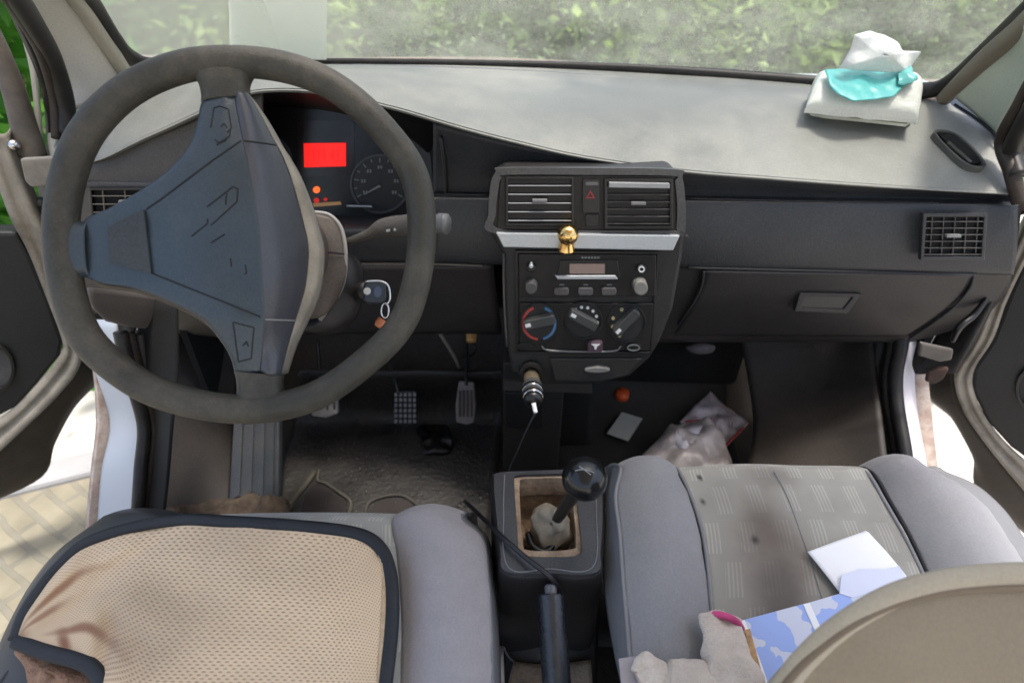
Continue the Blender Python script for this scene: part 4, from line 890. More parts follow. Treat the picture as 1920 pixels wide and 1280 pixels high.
# ================================================================ SEATS
def uvmat(name, kind, col):
    m = bpy.data.materials.new(name); m.use_nodes = True; t = m.node_tree; N = t.nodes; L = t.links; b = N['Principled BSDF']; b.inputs['Roughness'].default_value = .92
    b.inputs['Sheen Weight'].default_value = .2
    uv = N.new('ShaderNodeUVMap'); uv.uv_map = 'uv'; tc = N.new('ShaderNodeTexCoord')
    def M(op, a, c=None, d=None):
        n = N.new('ShaderNodeMath'); n.operation = op
        for i, q in enumerate((a, c, d)):
            if q is None: continue
            if isinstance(q, (int, float)): n.inputs[i].default_value = q
            else: L.new(q, n.inputs[i])
        return n.outputs[0]
    sp = N.new('ShaderNodeSeparateXYZ'); L.new(uv.outputs[0], sp.inputs[0]); U, W = sp.outputs[0], sp.outputs[1]
    nz = N.new('ShaderNodeTexNoise'); nz.inputs['Scale'].default_value = 7; nz.inputs['Detail'].default_value = 8; L.new(tc.outputs['Object'], nz.inputs[0])
    if kind == 'seat':
        cu, cw = M('MULTIPLY', U, 6.0), M('MULTIPLY', W, 9.0)
        shift = M('MULTIPLY', M('MODULO', M('FLOOR', cw), 2), .5)
        fu = M('FRACT', M('ADD', cu, M('ADD', shift, M('MULTIPLY', cw, .10)))); fw = M('FRACT', cw)
        inx = M('MULTIPLY', M('GREATER_THAN', fu, .15), M('LESS_THAN', fu, .62)); inw = M('MULTIPLY', M('GREATER_THAN', fw, .10), M('LESS_THAN', fw, .88))
        st = M('GREATER_THAN', M('SINE', M('MULTIPLY', fu, 2*math.pi*9.2)), .15)
        fac = M('MULTIPLY', M('MULTIPLY', inx, inw), st)
        mul = M('MULTIPLY', fac, .75); light = (.46,.455,.40)
        h = fac
    else:
        cu, cw = M('MULTIPLY', U, 80.0), M('MULTIPLY', W, 64.0)
        sh = M('MULTIPLY', M('MODULO', M('FLOOR', cw), 2), .5)
        fu = M('SUBTRACT', M('FRACT', M('ADD', cu, sh)), .5); fw = M('SUBTRACT', M('FRACT', cw), .5)
        dd = M('SQRT', M('ADD', M('MULTIPLY', fu, fu), M('MULTIPLY', fw, fw)))
        hole = N.new('ShaderNodeMapRange'); hole.interpolation_type = 'SMOOTHSTEP'; hole.inputs[1].default_value = .38; hole.inputs[2].default_value = .08; hole.inputs[3].default_value = 0; hole.inputs[4].default_value = .62; L.new(dd, hole.inputs[0])
        mul = hole.outputs[0]; light = (.26,.12,.045); h = M('SUBTRACT', 1, mul)
    mx = N.new('ShaderNodeMix'); mx.data_type = 'RGBA'; L.new(mul, mx.inputs[0]); mx.inputs[6].default_value = (*col, 1); mx.inputs[7].default_value = (*light, 1)
    cr = N.new('ShaderNodeMapRange'); cr.inputs[1].default_value = .45; cr.inputs[2].default_value = .75; cr.inputs[3].default_value = 0; cr.inputs[4].default_value = .6; L.new(nz.outputs[0], cr.inputs[0])
    m2 = N.new('ShaderNodeMix'); m2.data_type = 'RGBA'; L.new(cr.outputs[0], m2.inputs[0]); L.new(mx.outputs[2], m2.inputs[6])
    m2.inputs[7].default_value = (.15,.135,.118,1) if kind == 'seat' else (.60,.44,.29,1)
    out = m2.outputs[2]
    # a few stains with a place of their own (uv)
    for (su, sv, ru, rv, sc_, scol) in (((.30,.70,.34,.40,.6,(.16,.125,.10)), (.32,.58,.20,.18,.75,(.10,.075,.062)), (.30,.80,.16,.16,.75,(.085,.07,.062)), (.45,.42,.2,.08,.5,(.10,.085,.075)), (.1,.42,.02,.02,.95,(.03,.025,.025)), (.06,.50,.025,.02,.95,(.03,.025,.025)), (.25,.62,.03,.02,.9,(.03,.025,.025))) if kind == 'seat' else
                              ((.26,.22,.20,.06,.85,(.30,.13,.06)), (.16,.38,.14,.06,.75,(.30,.13,.07)), (.32,.68,.16,.06,.85,(.27,.10,.05)), (.24,.82,.04,.20,.9,(.25,.09,.045)), (.01,.6,.09,.5,.8,(.32,.15,.08)), (.55,.5,.18,.3,.45,(.30,.22,.14)), (.75,.9,.3,.25,.4,(.42,.24,.14)))):
        du = M('DIVIDE', M('SUBTRACT', U, su), ru); dw = M('DIVIDE', M('SUBTRACT', W, sv), rv)
        dd = M('SQRT', M('ADD', M('MULTIPLY', du, du), M('MULTIPLY', dw, dw)))
        dd = M('ADD', dd, M('MULTIPLY', M('SUBTRACT', nz.outputs[0], .5), 2.2))
        k = N.new('ShaderNodeMapRange'); k.interpolation_type = 'SMOOTHSTEP'; k.inputs[1].default_value = 1.1; k.inputs[2].default_value = .1; k.inputs[3].default_value = 0; k.inputs[4].default_value = sc_; L.new(dd, k.inputs[0])
        m3 = N.new('ShaderNodeMix'); m3.data_type = 'RGBA'; L.new(k.outputs[0], m3.inputs[0]); L.new(out, m3.inputs[6]); m3.inputs[7].default_value = (*scol, 1); out = m3.outputs[2]
    L.new(out, b.inputs['Base Color'])
    bp = N.new('ShaderNodeBump'); bp.inputs['Strength'].default_value = .5 if kind == 'seat' else .8; bp.inputs['Distance'].default_value = .0012 if kind == 'seat' else .0018; L.new(h, bp.inputs['Height'])
    fb = N.new('ShaderNodeTexNoise'); fb.inputs['Scale'].default_value = 900; L.new(tc.outputs['Object'], fb.inputs[0])
    b2 = N.new('ShaderNodeBump'); b2.inputs['Strength'].default_value = .4; b2.inputs['Distance'].default_value = .0006; L.new(fb.outputs[0], b2.inputs['Height']); L.new(bp.outputs[0], b2.inputs['Normal']); L.new(b2.outputs[0], b.inputs['Normal'])
    return m
def panel(name, pl, le, re, bulge, m, parent, roll=True, nu=24, nv=60, lh=0, rh=0, p=2.0, disp=None, rolld=1.0):
    rows = []
    for (xa, ya), (xb, yb) in zip(le, re):
        a, b_ = pl.un(xa, ya, lh), pl.un(xb, yb, rh); r = []
        for i in range(9):
            t = i/8; r.append(a.lerp(b_, t)+pl.n*bulge*(1-abs(2*t-1)**p))
        rows.append(r)
    if roll:
        f0 = rows[0]
        pre = [[q+V((0, .052, -.17)) for q in f0], [q+V((0, .050*rolld, -.085)) for q in f0], [q+V((0, .036*rolld, -.028)) for q in f0], [q+V((0, .017*rolld, -.007)) for q in f0]]
        rows = pre+rows
    return loft(name, rows, m, parent, nu, nv, .004, disp=disp)
sf = math.tan(R(9))
PS = Pl(PZ(1400,886,.60), (0, -sf, 1))
pseat = thing('passenger_seat', 'grey cloth passenger seat with a stained striped centre panel and tan covered backrest', 'car seat', (.35, .45, .28))
yl = [886, 930, 1000, 1070, 1150, 1230, 1300]
Lo = [(1146,884), (1134,930), (1128,1000), (1130,1070), (1138,1150), (1152,1230), (1168,1300)]
Pi = [(1164,882), (1154,930), (1162,1000), (1167,1070), (1174,1150), (1181,1230), (1190,1300)]
S1 = [(1272,888), (1296,940), (1314,1000), (1324,1070), (1331,1150), (1337,1230), (1345,1300)]
S2 = [(1632,888), (1664,940), (1700,1003), (1732,1070), (1768,1150), (1804,1230), (1838,1300)]
Ro = [(1745,888), (1800,912), (1850,955), (1890,1010), (1925,1070), (1962,1150), (2000,1250)]
wr = lambda u, v, p: V((0,0,noise.noise(p*11)*.005+noise.noise(V((p.x*14, p.y*45, 2)))*.0022+noise.noise(p*60)*.0006))
panel('left_side', PS, Lo, Pi, .004, seatdk_m, pseat, lh=-.035, rh=.014, p=3, nu=12)
panel('left_bolster', PS, Pi, S1, .026, seat_m, pseat, lh=.014, rh=-.002, disp=wr)
panel('centre_panel', PS, S1, S2, .008, uvmat('striped_cloth', 'seat', (.33,.325,.285)), pseat, nu=40, nv=80, disp=lambda u, v, p: V((0,0,noise.noise(p*9)*.003)))
panel('right_bolster', PS, S2, Ro, .034, seat_m, pseat, lh=-.004, rh=-.01, disp=wr)
panel('right_side', PS, Ro, [(x+30, y-4) for x, y in Ro], 0, seatdk_m, pseat, lh=-.01, rh=-.12, nu=8)
def seam(pts, pl, h, r, m, par, name='piping'): return tube(name, [pl.un(pts[0][0], pts[0][1], h)+V((0,.05,-.09)), pl.un(pts[0][0], pts[0][1], h)+V((0,.034,-.028))]+[pl.un(x, y, h) for x, y in pts], r, m, par, 70, 8)
seam(Pi, PS, .0155, .0028, pipe_m, pseat)
seam([(x+4, y) for x, y in S1], PS, .001, .0030, pipe_m, pseat); seam([(x-3, y) for x, y in S1], PS, -.001, .0022, groove_m, pseat, 'seam')
seam([(x-5, y) for x, y in S2], PS, .001, .0028, pipe_m, pseat); seam([(x+5, y) for x, y in S2], PS, -.002, .0030, groove_m, pseat, 'seam')
seam([(x, y) for x, y in zip((1452,1476,1502,1526,1550,1575,1600), yl)], PS, .0095, .0007, pipe_m, pseat, 'seam')
# fold across the left bolster
tube('fold', [PS.un(x, y, h) for x, y, h in ((1192,1218,.014), (1225,1196,.024), (1260,1172,.026), (1300,1156,.016), (1326,1148,.004))], .0013, groove_m, pseat, 20, 6)
bx('seat_base', .12, .60, .02, .56, .28, .46, consdk_m, pseat, .01)
# backrest, near the camera at lower right
BR = [(1424,1330), (1452,1290), (1500,1226), (1570,1162), (1660,1108), (1750,1080), (1850,1066), (1960,1064), (2080,1080), (2180,1110)]
bD = [.44,.44,.44,.44,.445,.45,.455,.46,.465,.47]
top_ = [PD(x, y, d) for (x, y), d in zip(BR, bD)]
cB = PD(1900,1500,.46)
bk = V((0,-1,.05)).normalized()
rows = [[p+V((0,.012,-.34)) for p in top_], [p+V((0,.012,-.16)) for p in top_], [p+V((0,.006,-.05)) for p in top_], [p+V((0,.0,-.012)) for p in top_], top_, [p.lerp(cB, .03)+V((0,-.004,.001)) for p in top_], [p.lerp(cB, .09)+V((0,.004,-.006)) for p in top_]]
br_ = thing_parent = loft('backrest', rows, cover2_m, pseat, 60, 30, .004)
edge = [PD(x, y, d-.005) for (x, y), d in zip([(1418,1345), (1460,1298), (1510,1242), (1585,1182), (1665,1140), (1755,1116), (1850,1106), (1960,1106), (2080,1122), (2180,1150)], bD)]
rows = [edge]+[[p.lerp(cB, t)+V((0,0,.020*math.sin(math.pi*min(1, t*1.1)))) for p in edge] for t in (.06, .2, .45, .75, .98)]
loft('back_cover', rows, cover_m, br_, 60, 24, .004)
tube('cover_seam', [p+V((0,0,.002)) for p in edge], .0028, mat('cover_seam', (.20,.15,.10), .9, 0), br_, 60, 8)

# driver seat
dseat = thing('driver_seat', 'grey cloth driver seat mostly hidden under a beige mesh cushion', 'car seat', (-.38, .35, .28))
DS = Pl(PZ(500,985,.585), (0, -sf, 1))
dy = [980, 1030, 1090, 1160, 1230, 1300]
dR1 = [(735,980), (742,1030), (748,1090), (752,1160), (752,1230), (750,1300)]
dR2 = [(868,976), (905,1010), (916,1080), (922,1160), (924,1230), (926,1300)]
dR3 = [(885,976), (917,1010), (928,1080), (934,1160), (938,1230), (940,1300)]
dL0 = [(180,978), (110,1030), (60,1090), (20,1160), (-10,1230), (-30,1300)]
dL1 = [(330,984), (300,1030), (270,1090), (250,1160), (240,1230), (230,1300)]
panel('right_bolster', DS, dR1, dR2, .024, mat('seat_lilac_grey_cloth', (.32,.30,.308), .85, .08, 5, .6, 1100, .25, (.25,.22,.20), 6, sheen=.2), dseat, lh=.0, rh=.006, disp=wr)
panel('right_side', DS, dR2, dR3, 0, seatdk_m, dseat, lh=.006, rh=-.08, nu=8)
panel('centre_panel', DS, dL1, dR1, .006, uvmat('driver_striped_cloth', 'seat', (.32,.32,.29)), dseat, lh=-.004, rh=0, nu=30, nv=60)
panel('left_bolster', DS, dL0, dL1, .018, mat('seat_dark_vinyl', (.03,.03,.033), .5, .1, 9), dseat, lh=-.03, rh=0)
bx('seat_base', -.60, -.16, -.05, .44, .28, .44, consdk_m, dseat, .01)
# beige mesh cushion
mc = thing('seat_cushion', 'beige mesh cushion with black binding and brown stains on the driver seat', 'cushion', (-.42, .30, .60))
mL = [(350,980), (230,1000), (152,1034), (100,1080), (68,1124), (44,1168), (28,1198)]
out_ = [(30,1196), (46,1150), (74,1106), (108,1064), (160,1018), (240,990), (340,974), (440,978), (540,984), (640,994), (690,1008), (718,1034), (732,1075), (736,1130), (732,1200), (722,1280), (712,1360)]
low_ = [(30,1200), (60,1212), (100,1226), (140,1236), (168,1248), (185,1268), (195,1300), (200,1340), (205,1370)]
MPn = Pl(DS.o+DS.n*.026, DS.n)
# grid between upper outline and lower edge: columns run from outline to bottom
topc = cat1([V((x, y, 0)) for x, y in out_[0:12]], 60)
botc = cat1([V((x, y, 0)) for x, y in ((31,1200), (60,1212), (100,1226), (140,1236), (168,1250), (190,1300), (230,1380), (330,1390), (450,1390), (560,1390), (650,1388), (704,1380))], 60)
def wrk(q):
    h = .0
    for x, y, rx, ry, a, ang in ((160,1120,90,16,-.009,-35), (215,1060,90,14,-.008,-28), (200,1195,18,60,-.010,10), (250,1190,50,20,-.006,20), (120,1070,70,14,.006,-45), (420,1100,160,90,.006,0), (600,1150,100,150,.005,0)):
        c_, s_ = math.cos(R(ang)), math.sin(R(ang)); dx, dy_ = q.x-x, q.y-y; u, v = (dx*c_+dy_*s_)/rx, (-dx*s_+dy_*c_)/ry
        h += a*math.exp(-(u*u+v*v))
    return h
rows = []
for j in range(56):
    t = j/55; r = []
    for i in range(60):
        q = topc[i].lerp(botc[i], t)
        # right edge leans: blend towards right outline
        r.append(MPn.un(q.x, q.y, wrk(q)*1.3+.008*math.sin(math.pi*min(1, t*6)/2)+noise.noise(V((q.x*.012, q.y*.012, 1)))*.005))
    rows.append(r)
msh = loft('mesh_top', rows, uvmat('beige_mesh', 'mesh', (.76,.575,.375)), mc, 110, 100, .006)
re_ = cat1([V((x, y, 0)) for x, y in out_[11:]], 30)
# strip filling the right side between column 59 and right outline
rows = []
for j in range(30):
    a = re_[j]; k = topc[-1].lerp(botc[-1], j/29); rows.append([MPn.un(k.x, k.y, .008), MPn.un(a.x, a.y, .004)])
loft('mesh_margin', rows, mat('mesh_margin_cloth', (.52,.40,.26), .95, .15, 200, .6, 700), mc, 8, 40, .006)
tube('binding', [MPn.un(x, y, .004) for x, y in out_], .0085, blackpipe_m, mc, 120, 12, flat=(tuple(DS.n), .7))
tube('binding', [MPn.un(x, y, .004) for x, y in low_], .0085, blackpipe_m, mc, 60, 12, flat=(tuple(DS.n), .7))
bf = crump_thing('fleece_pad', 'rust brown fleece pad under the corner of the beige cushion', 'pad', Pl(DS.o+DS.n*.004, DS.n), [(30,1222), (70,1226), (130,1240), (180,1262), (200,1300), (190,1340), (90,1340), (60,1290), (48,1250)], 0, .008, brownfleece_m, seed=6, rings=10, n=60, freq=40)
bs = tube('strap', [DS.un(38,1240,-.02), DS.un(14,1270,-.02), DS.un(-20,1320,-.03)], .006, blackpipe_m, None, 20, 8); rebase(bs); tag(bs, 'short black elastic strap at the lower left corner of the driver seat', 'strap')

# ================================================================ CENTRE CONSOLE
cc = thing('floor_console', 'dark grey plastic floor console between the seats with an open dusty gear well', 'console', (-.02, .5, .28))
CP = Pl(PZ(1030,885,.585), (0, .02, 1))
outer = [(934,886), (1000,882), (1100,880), (1126,892), (1130,960), (1126,1030), (1118,1072), (1030,1074), (948,1070), (938,1030), (930,960), (926,900)]
inner = [(970,890), (1010,888), (1062,888), (1076,898), (1084,960), (1090,1020), (1084,1040), (1030,1044), (980,1040), (972,1028), (967,960), (964,900)]
ring('top_frame', CP, outer, inner, -.05, 0, cons_m, cc, 96, .004)
ring('well_lip', CP, inner, [(980,898), (1010,896), (1058,896), (1068,904), (1076,960), (1080,1016), (1074,1028), (1030,1032), (988,1030), (981,1020), (976,960), (974,906)], -.045, -.006, foam_m, cc, 72, .002)
def off(pts, d): return [CP.un(x, y, d) for x, y in pts]
wl = [inner[0], inner[2], inner[4], inner[6], inner[8], inner[10]]
rows = [cat1(off([(972,892), (1066,890), (1080,900), (1088,1032), (1078,1040), (982,1038), (972,1026), (966,900)], -.01), 40, True)]
rows.append([p+V((0,0,-.06)) for p in rows[0]]); cen = sum(rows[0], V())/40; rows.append([cen.lerp(p, .8)+V((0,0,-.09)) for p in rows[0]]); rows.append([cen+V((0,0,-.10))]*40)
loft('gear_well', rows, foam_m, cc, 40, 20, .002, closed=True, disp=lambda u, v, p: V((noise.noise(p*40)*.004, 0, noise.noise(p*33)*.006)))
# outer skirt
sk = cat1([CP.un(x, y, -.004) for x, y in outer], 80, True); cS = sum(sk, V())/80
def outw(p, d, z): q = (p-cS); q.z = 0; q.normalize(); return p+q*d+V((0,0,z))
loft('skirt', [[outw(p, -.003, 0) for p in sk], [outw(p, .004, -.005) for p in sk], [outw(p, .006, -.03) for p in sk], [outw(p, .007, -.12) for p in sk], [outw(p, .008, -.29) for p in sk]], consdk_m, cc, 80, 24, .003, closed=True)
tube('frame_crease', [CP.un(x, y, .0008) for x, y in ((946,890), (944,960), (952,1062), (1030,1066), (1112,1062), (1118,960), (1116,892))], .0011, mat('crease_grey', (.16,.165,.17), .5, 0), cc, 60, 6)
# rear tunnel cover with handbrake slot
tp = PZ(1035,1175,.42)
loft('tunnel_cover', [[PZ(940,1090,.50), PZ(1030,1090,.51), PZ(1128,1090,.50)], [PZ(945,1130,.45), PZ(1030,1130,.465), PZ(1125,1130,.45)], [PZ(948,1190,.41), PZ(1030,1190,.425), PZ(1122,1190,.41)], [PZ(940,1260,.385), PZ(1030,1260,.395), PZ(1120,1260,.385)], [PZ(936,1340,.38), PZ(1030,1340,.38), PZ(1120,1340,.38)]], consdk_m, cc, 20, 30, .004)
tube('slot_rim', [PZ(x, y, z) for x, y, z in ((1108,1172,.432), (1090,1150,.45), (1062,1136,.465), (1032,1134,.47), (1000,1136,.465), (968,1146,.45), (948,1172,.43), (944,1205,.41), (955,1232,.40), (985,1250,.398), (1024,1254,.398))], .0016, mat('rim_line_grey', (.10,.10,.10), .45, 0), cc, 70, 6)
loft('dusty_tray', [[PZ(962,1240,.402), PZ(1030,1244,.404), PZ(1108,1236,.402)], [PZ(950,1300,.396), PZ(1030,1300,.398), PZ(1112,1300,.396)], [PZ(945,1400,.39), PZ(1030,1400,.39), PZ(1115,1400,.39)]], mat('dusty_carpet', (.17,.13,.095), .95, .4, 40, .7, 200, .6, (.26,.24,.23), 12, bdist=.003), cc, 20, 12, .003)
# gear lever
glv = thing('gear_lever', 'gear lever with glossy black ball knob leaning over a cream leather boot', 'gear lever', CP.un(1030,1000,-.05))
kc = PD(1096,897,.70)
kb_ = sphere('knob', kc, .0280, knob_m, glv, (1,1,.95))
kt = bvh(kb_)
for q in ([(1078,882), (1096,880), (1114,886)], [(1086,874), (1098,882), (1108,890)]): tube('shift_pattern', [skin(x, y, kt, .0002) for x, y in q], .0007, mat('shift_mark', (.25,.26,.27), .4, 0), kb_, 10, 6)
base_ = CP.un(1026,1000,-.03)
tube('stick', [kc, kc.lerp(base_, .2), kc.lerp(base_, .8)], [.012,.0095,.007], mat('stick_black', (.015,.014,.013), .35, .1), glv, 20, 14)
bb = CP.un(1022,1004,-.075); nk = kc.lerp(base_, .66)
tube('boot', [nk, nk.lerp(bb, .3), nk.lerp(bb, .62), bb, bb+V((0,0,-.02))], [.0095,.025,.033,.026,.034], boot_m, glv, 60, 40, amp=.009, fq=55)
tube('boot_fold', [CP.un(x, y, -.03) for x, y in ((990,1000), (1000,1024), (1022,1034), (1042,1016))], .005, black_m, glv, 20, 8)
# handbrake
hbk = thing('handbrake', 'glossy black handbrake lever with round release button behind the gear lever', 'handbrake', PZ(1045,1270,.40))
h0_, h1_ = PZ(1033,1114,.575), PZ(1052,1420,.50)
dh = (h1_-h0_)
tube('grip', [h0_, h0_+dh*.03, h0_+dh*.2, h0_+dh*.6, h1_], [.0155,.0165,.0165,.0175,.018], mat('handbrake_gloss', (.018,.021,.026), .25, .1, 10, 0, 1, .1, (.2,.2,.2), 20), hbk, 30, 8)
tube('release_button', [h0_-dh*.075, h0_-dh*.06, h0_], [.004,.0075,.0078], mat('button_satin', (.12,.12,.13), .3, 0), hbk, 14, 14)
tube('lever_bracket', [h1_, PZ(1060,1500,.40)], .012, bmetal_m, hbk, 8, 8)
# black cable beside the console
bc = tube('power_cable', [PZ(872,940,.50), PZ(896,962,.55), PZ(935,1000,.592), PZ(980,1040,.60), PZ(1028,1078,.598), PZ(1052,1106,.56), PZ(1062,1125,.50), PZ(1082,1142,.47), PZ(1108,1166,.44)], [.0032,.0032,.0034,.0034,.0034,.003,.002,.0016,.0015], mat('cable_black', (.014,.014,.016), .4, 0), None, 90, 10)
rebase(bc); tag(bc, 'black cable lying diagonally across the floor console', 'cable')
loft('seat_rail', [[PZ(930,1210,.44), PZ(944,1210,.44)], [PZ(932,1320,.44), PZ(948,1320,.44)]], mat('rail_metal', (.30,.29,.29), .4, .1, metal=.3), dseat, 6, 6, .01)

# ================================================================ THINGS ON THE DASH AND SEAT
TPn = Pl(PY(1610,215,.965), (0, .12, 1))
tp_ = thing('tissue_packet', 'white tissue packet with torn teal opening and a tissue pulled up, on the dash', 'tissue packet', PY(1612,222,.97))
# body: soft box
bf_ = [PY(1513,196,.985), PY(1520,214,.975), PY(1606,224,.965), PY(1697,232,.955), PY(1712,220,.96)]
W0, W1 = PY(1512,212,.975), PY(1712,232,.95)
wd = (W1-W0); dp = V((0,.105,.012))
B0_, B1_ = PY(1528,150,1.07)-V((0,0,.036)), PY(1720,152,1.05)-V((0,0,.036))
def bp_(u, v, z): return (W0+wd*u).lerp(B0_+(B1_-B0_)*u, v)+V((0,0,z*1.35))
hh = .042
ZS = 1.35
rows = []
for v, zt_ in ((-.02,0), (-.03,.008), (0,.018), (.25,.036), (.5,.042), (.85,.040), (1.0,.020), (1.02,0)):
    rows.append([bp_(-.01,v,0), bp_(-.02,v,zt_*.5), bp_(.03,v,zt_*.92), bp_(.2,v,zt_), bp_(.5,v,zt_*1.0), bp_(.8,v,zt_), bp_(.97,v,zt_*.92), bp_(1.02,v,zt_*.5), bp_(1.01,v,0)])
pk = loft('packet', rows, mat('packet_film', (.54,.56,.51), .35, .06, 20, .5, 60, bdist=.003), tp_, 50, 40, .001, disp=lambda u, v, p: V((0,0,noise.noise(p*45)*.003)))
ptv = bvh(pk)
slab('tray_card', Pl(bp_(.5,0,-.004), (0,0,1)), [(1519,214), (1606,222), (1700,232), (1712,224), (1700,190), (1530,180)], -.006, -.001, mat('card_cream', (.62,.63,.52), .8, 0), tp_, .001)
tq = Pl(bp_(.5,.4,.045), (0,-.55,1))
crumple('torn_film', tq, [(1546,132), (1580,130), (1640,133), (1700,134), (1716,152), (1694,162), (1676,182), (1640,187), (1600,190), (1572,178), (1554,158)], .002, .0016, teal_m, tp_, 2, 14, 80, 60, .0, curve=False)
crumple('film_fold', tq, [(1684,134), (1706,128), (1720,150), (1708,160), (1684,156)], .008, .008, mat('teal_light', (.16,.50,.48), .3, .1), tp_, 9, 8, 40, 80, .004, .0006, False)
ttp = Pl(PY(1640,130,.99), (0,-1,.15))
crumple('tissue_sheet', ttp, [(1570,128), (1578,112), (1590,90), (1592,66), (1630,58), (1660,66), (1684,84), (1700,96), (1728,97), (1720,112), (1706,136), (1640,134)], 0, .016, tissue_m, tp_, 3, 20, 100, 30, .012, curve=False)
# papers on the passenger seat
SPp = Pl(PS.o+PS.n*.018, PS.n)
wcd = crumple('paper_sheet', SPp, [(1514,1034), (1570,1013), (1625,994), (1664,1036), (1700,1080), (1640,1096), (1575,1112), (1545,1073)], 0, .0015, paper_m, None, 5, 10, 64, 12, .003, .0004, False); rebase(wcd); tag(wcd, 'blank white paper lying on the middle of the passenger seat', 'paper')
def bluemat():
    m = bpy.data.materials.new('blue_leaflet'); m.use_nodes = True; t = m.node_tree; N = t.nodes; L = t.links; b = N['Principled BSDF']; b.inputs['Roughness'].default_value = .5
    tc = N.new('ShaderNodeTexCoord'); n = N.new('ShaderNodeTexVoronoi'); n.inputs['Scale'].default_value = 26; nz = N.new('ShaderNodeTexNoise'); nz.inputs['Scale'].default_value = 27; L.new(tc.outputs['Object'], nz.inputs[0])
    r = N.new('ShaderNodeValToRGB'); r.color_ramp.interpolation = 'CONSTANT'; e = r.color_ramp.elements; e[0].position = 0; e[0].color = (.30,.42,.80,1); e[1].position = .52; e[1].color = (.58,.62,.74,1); L.new(nz.outputs[0], r.inputs[0])
    L.new(r.outputs[0], b.inputs[0]); return m
BLP = Pl(PS.o+PS.n*.022, PS.n)
lfm = bluemat()
lft = thing('leaflet', 'blue and white printed leaflet sticking out below the tan backrest', 'leaflet', PS.un(1500,1200,.02))
slab('leaflet_page', BLP, [(1392,1162), (1512,1130), (1548,1210), (1580,1300), (1440,1300), (1422,1230)], 0, .0012, lfm, lft, 0)
slab('leaflet_page', BLP, [(1514,1130), (1575,1112), (1640,1092), (1700,1084), (1740,1120), (1660,1200), (1552,1212)], .0, .0020, lfm, lft, 0)
slab('leaflet_panel', BLP, [(1578,1078), (1610,1066), (1660,1066), (1686,1060), (1700,1084), (1600,1120), (1574,1112)], .002, .0028, mat('leaflet_pale', (.62,.66,.80), .5, .05), lft, 0)
slab('leaflet_fold', BLP, [(1506,1132), (1518,1129), (1556,1214), (1544,1216)], .001, .0026, paper_m, lft, 0); slab('leaflet_fold', BLP, [(1388,1163), (1396,1161), (1430,1250), (1446,1300), (1436,1300), (1418,1240)], .001, .0022, paper_m, lft, 0)
slab('leaflet_border', BLP, [(1396,1180), (1406,1178), (1440,1300), (1424,1300)], 0, .003, mat('border_ochre', (.50,.30,.14), .7, .4, 120), lft, 0)
# gloves
GP = Pl(PS.o+PS.n*.02, PS.n)
g1 = thing('work_glove', 'cream cotton work glove with pink stitched cuff lying upright against the leaflet', 'glove', PS.un(1370,1240,.03), 'cotton work gloves')
n_ = tuple(PS.n)
tube('glove_body', [GP.un(1352,1158,.02), GP.un(1356,1185,.022), GP.un(1362,1225,.024), GP.un(1378,1275,.026), GP.un(1390,1330,.02)], [.027,.025,.028,.033,.03], glove_m, g1, 80, 48, flat=(n_, .38), amp=.005, fq=62)
tube('glove_thumb', [GP.un(1385,1235,.02), GP.un(1408,1260,.02), GP.un(1425,1290,.02)], [.010,.012,.010], glove_m, g1, 40, 24, amp=.003, fq=70)
tube('cuff', [GP.un(x, y, h) for x, y, h in ((1320,1156,.012), (1335,1151,.026), (1358,1154,.032), (1380,1164,.028), (1390,1178,.012))], .0042, pink_m, g1, 40, 8)
for i in range(0): tube('cuff_stitch', [GP.un(1326+i*11, 1153+i*3.4, .03), GP.un(1329+i*11, 1162+i*3.6, .031)], .0016, mat('stitch_pale', (.66,.3,.4), .9, 0), g1, 6, 5)
g2 = thing('work_glove', 'crumpled cream cotton work glove at the front of the backrest beside a grey tag', 'glove', PS.un(1260,1270,.03), 'cotton work gloves')
tube('glove_body', [GP.un(1330,1330,.02), GP.un(1290,1290,.026), GP.un(1250,1270,.03)], [.036,.034,.022], glove_m, g2, 80, 48, flat=(n_, .45), amp=.005, fq=45)
for pts in ([(1262,1275), (1230,1250), (1204,1246), (1196,1262)], [(1265,1285), (1225,1268), (1200,1280)], [(1290,1280), (1300,1262), (1330,1262), (1345,1275)]):
    tube('glove_finger', [GP.un(x, y, .024) for x, y in pts], [.012,.012,.011,.008][:len(pts)], glove_m, g2, 40, 24, flat=(n_, .65), amp=.004, fq=70)
tg = slab('seat_tag', Pl(PS.o+PS.n*.03, PS.n), [(1160,1233), (1196,1228), (1202,1262), (1196,1290), (1166,1290)], 0, .004, mat('grey_fabric_tag', (.38,.34,.35), .8, .1), None, .001); rebase(tg); tag(tg, 'small grey cloth tag on the edge of the passenger seat', 'tag')

# ================================================================ DOORS
def door(name, label, hinge, dirn):
    d = V(dirn).normalized(); n = V((d.y, -d.x, 0))
    if n.dot(C-V(hinge)) < 0: n = -n
    return None, Pl(hinge, n)
ld, LP = door('car_door', 'open driver door at the left with dark inner panel and dirty cream edge', (-.80, .96, .40), (-.87, -.5, 0))
ld = slab('front_door', LP, [(-60,432), (0,436), (30,436), (56,480), (90,560), (118,640), (112,668), (70,720), (30,764), (-60,812)], -.03, .012, door_m, van, .006); ld['label'] = 'driver door standing open at the left'
def edgeband(pl, outp, inp, h0, h1, m, par, name='door_edge'):
    a = cat1([pl.un(x, y, h1) for x, y in outp], 60); b_ = cat1([pl.un(x, y, h1) for x, y in inp], 60)
    rows = [[a[i]-pl.n*(h1-h0), a[i], a[i].lerp(b_[i], .25)+pl.n*.006, a[i].lerp(b_[i], .5)+pl.n*.001, a[i].lerp(b_[i], .75)+pl.n*.005, b_[i], b_[i]-pl.n*.006] for i in range(60)]
    return loft(name, rows, m, par, 24, 60, .002)
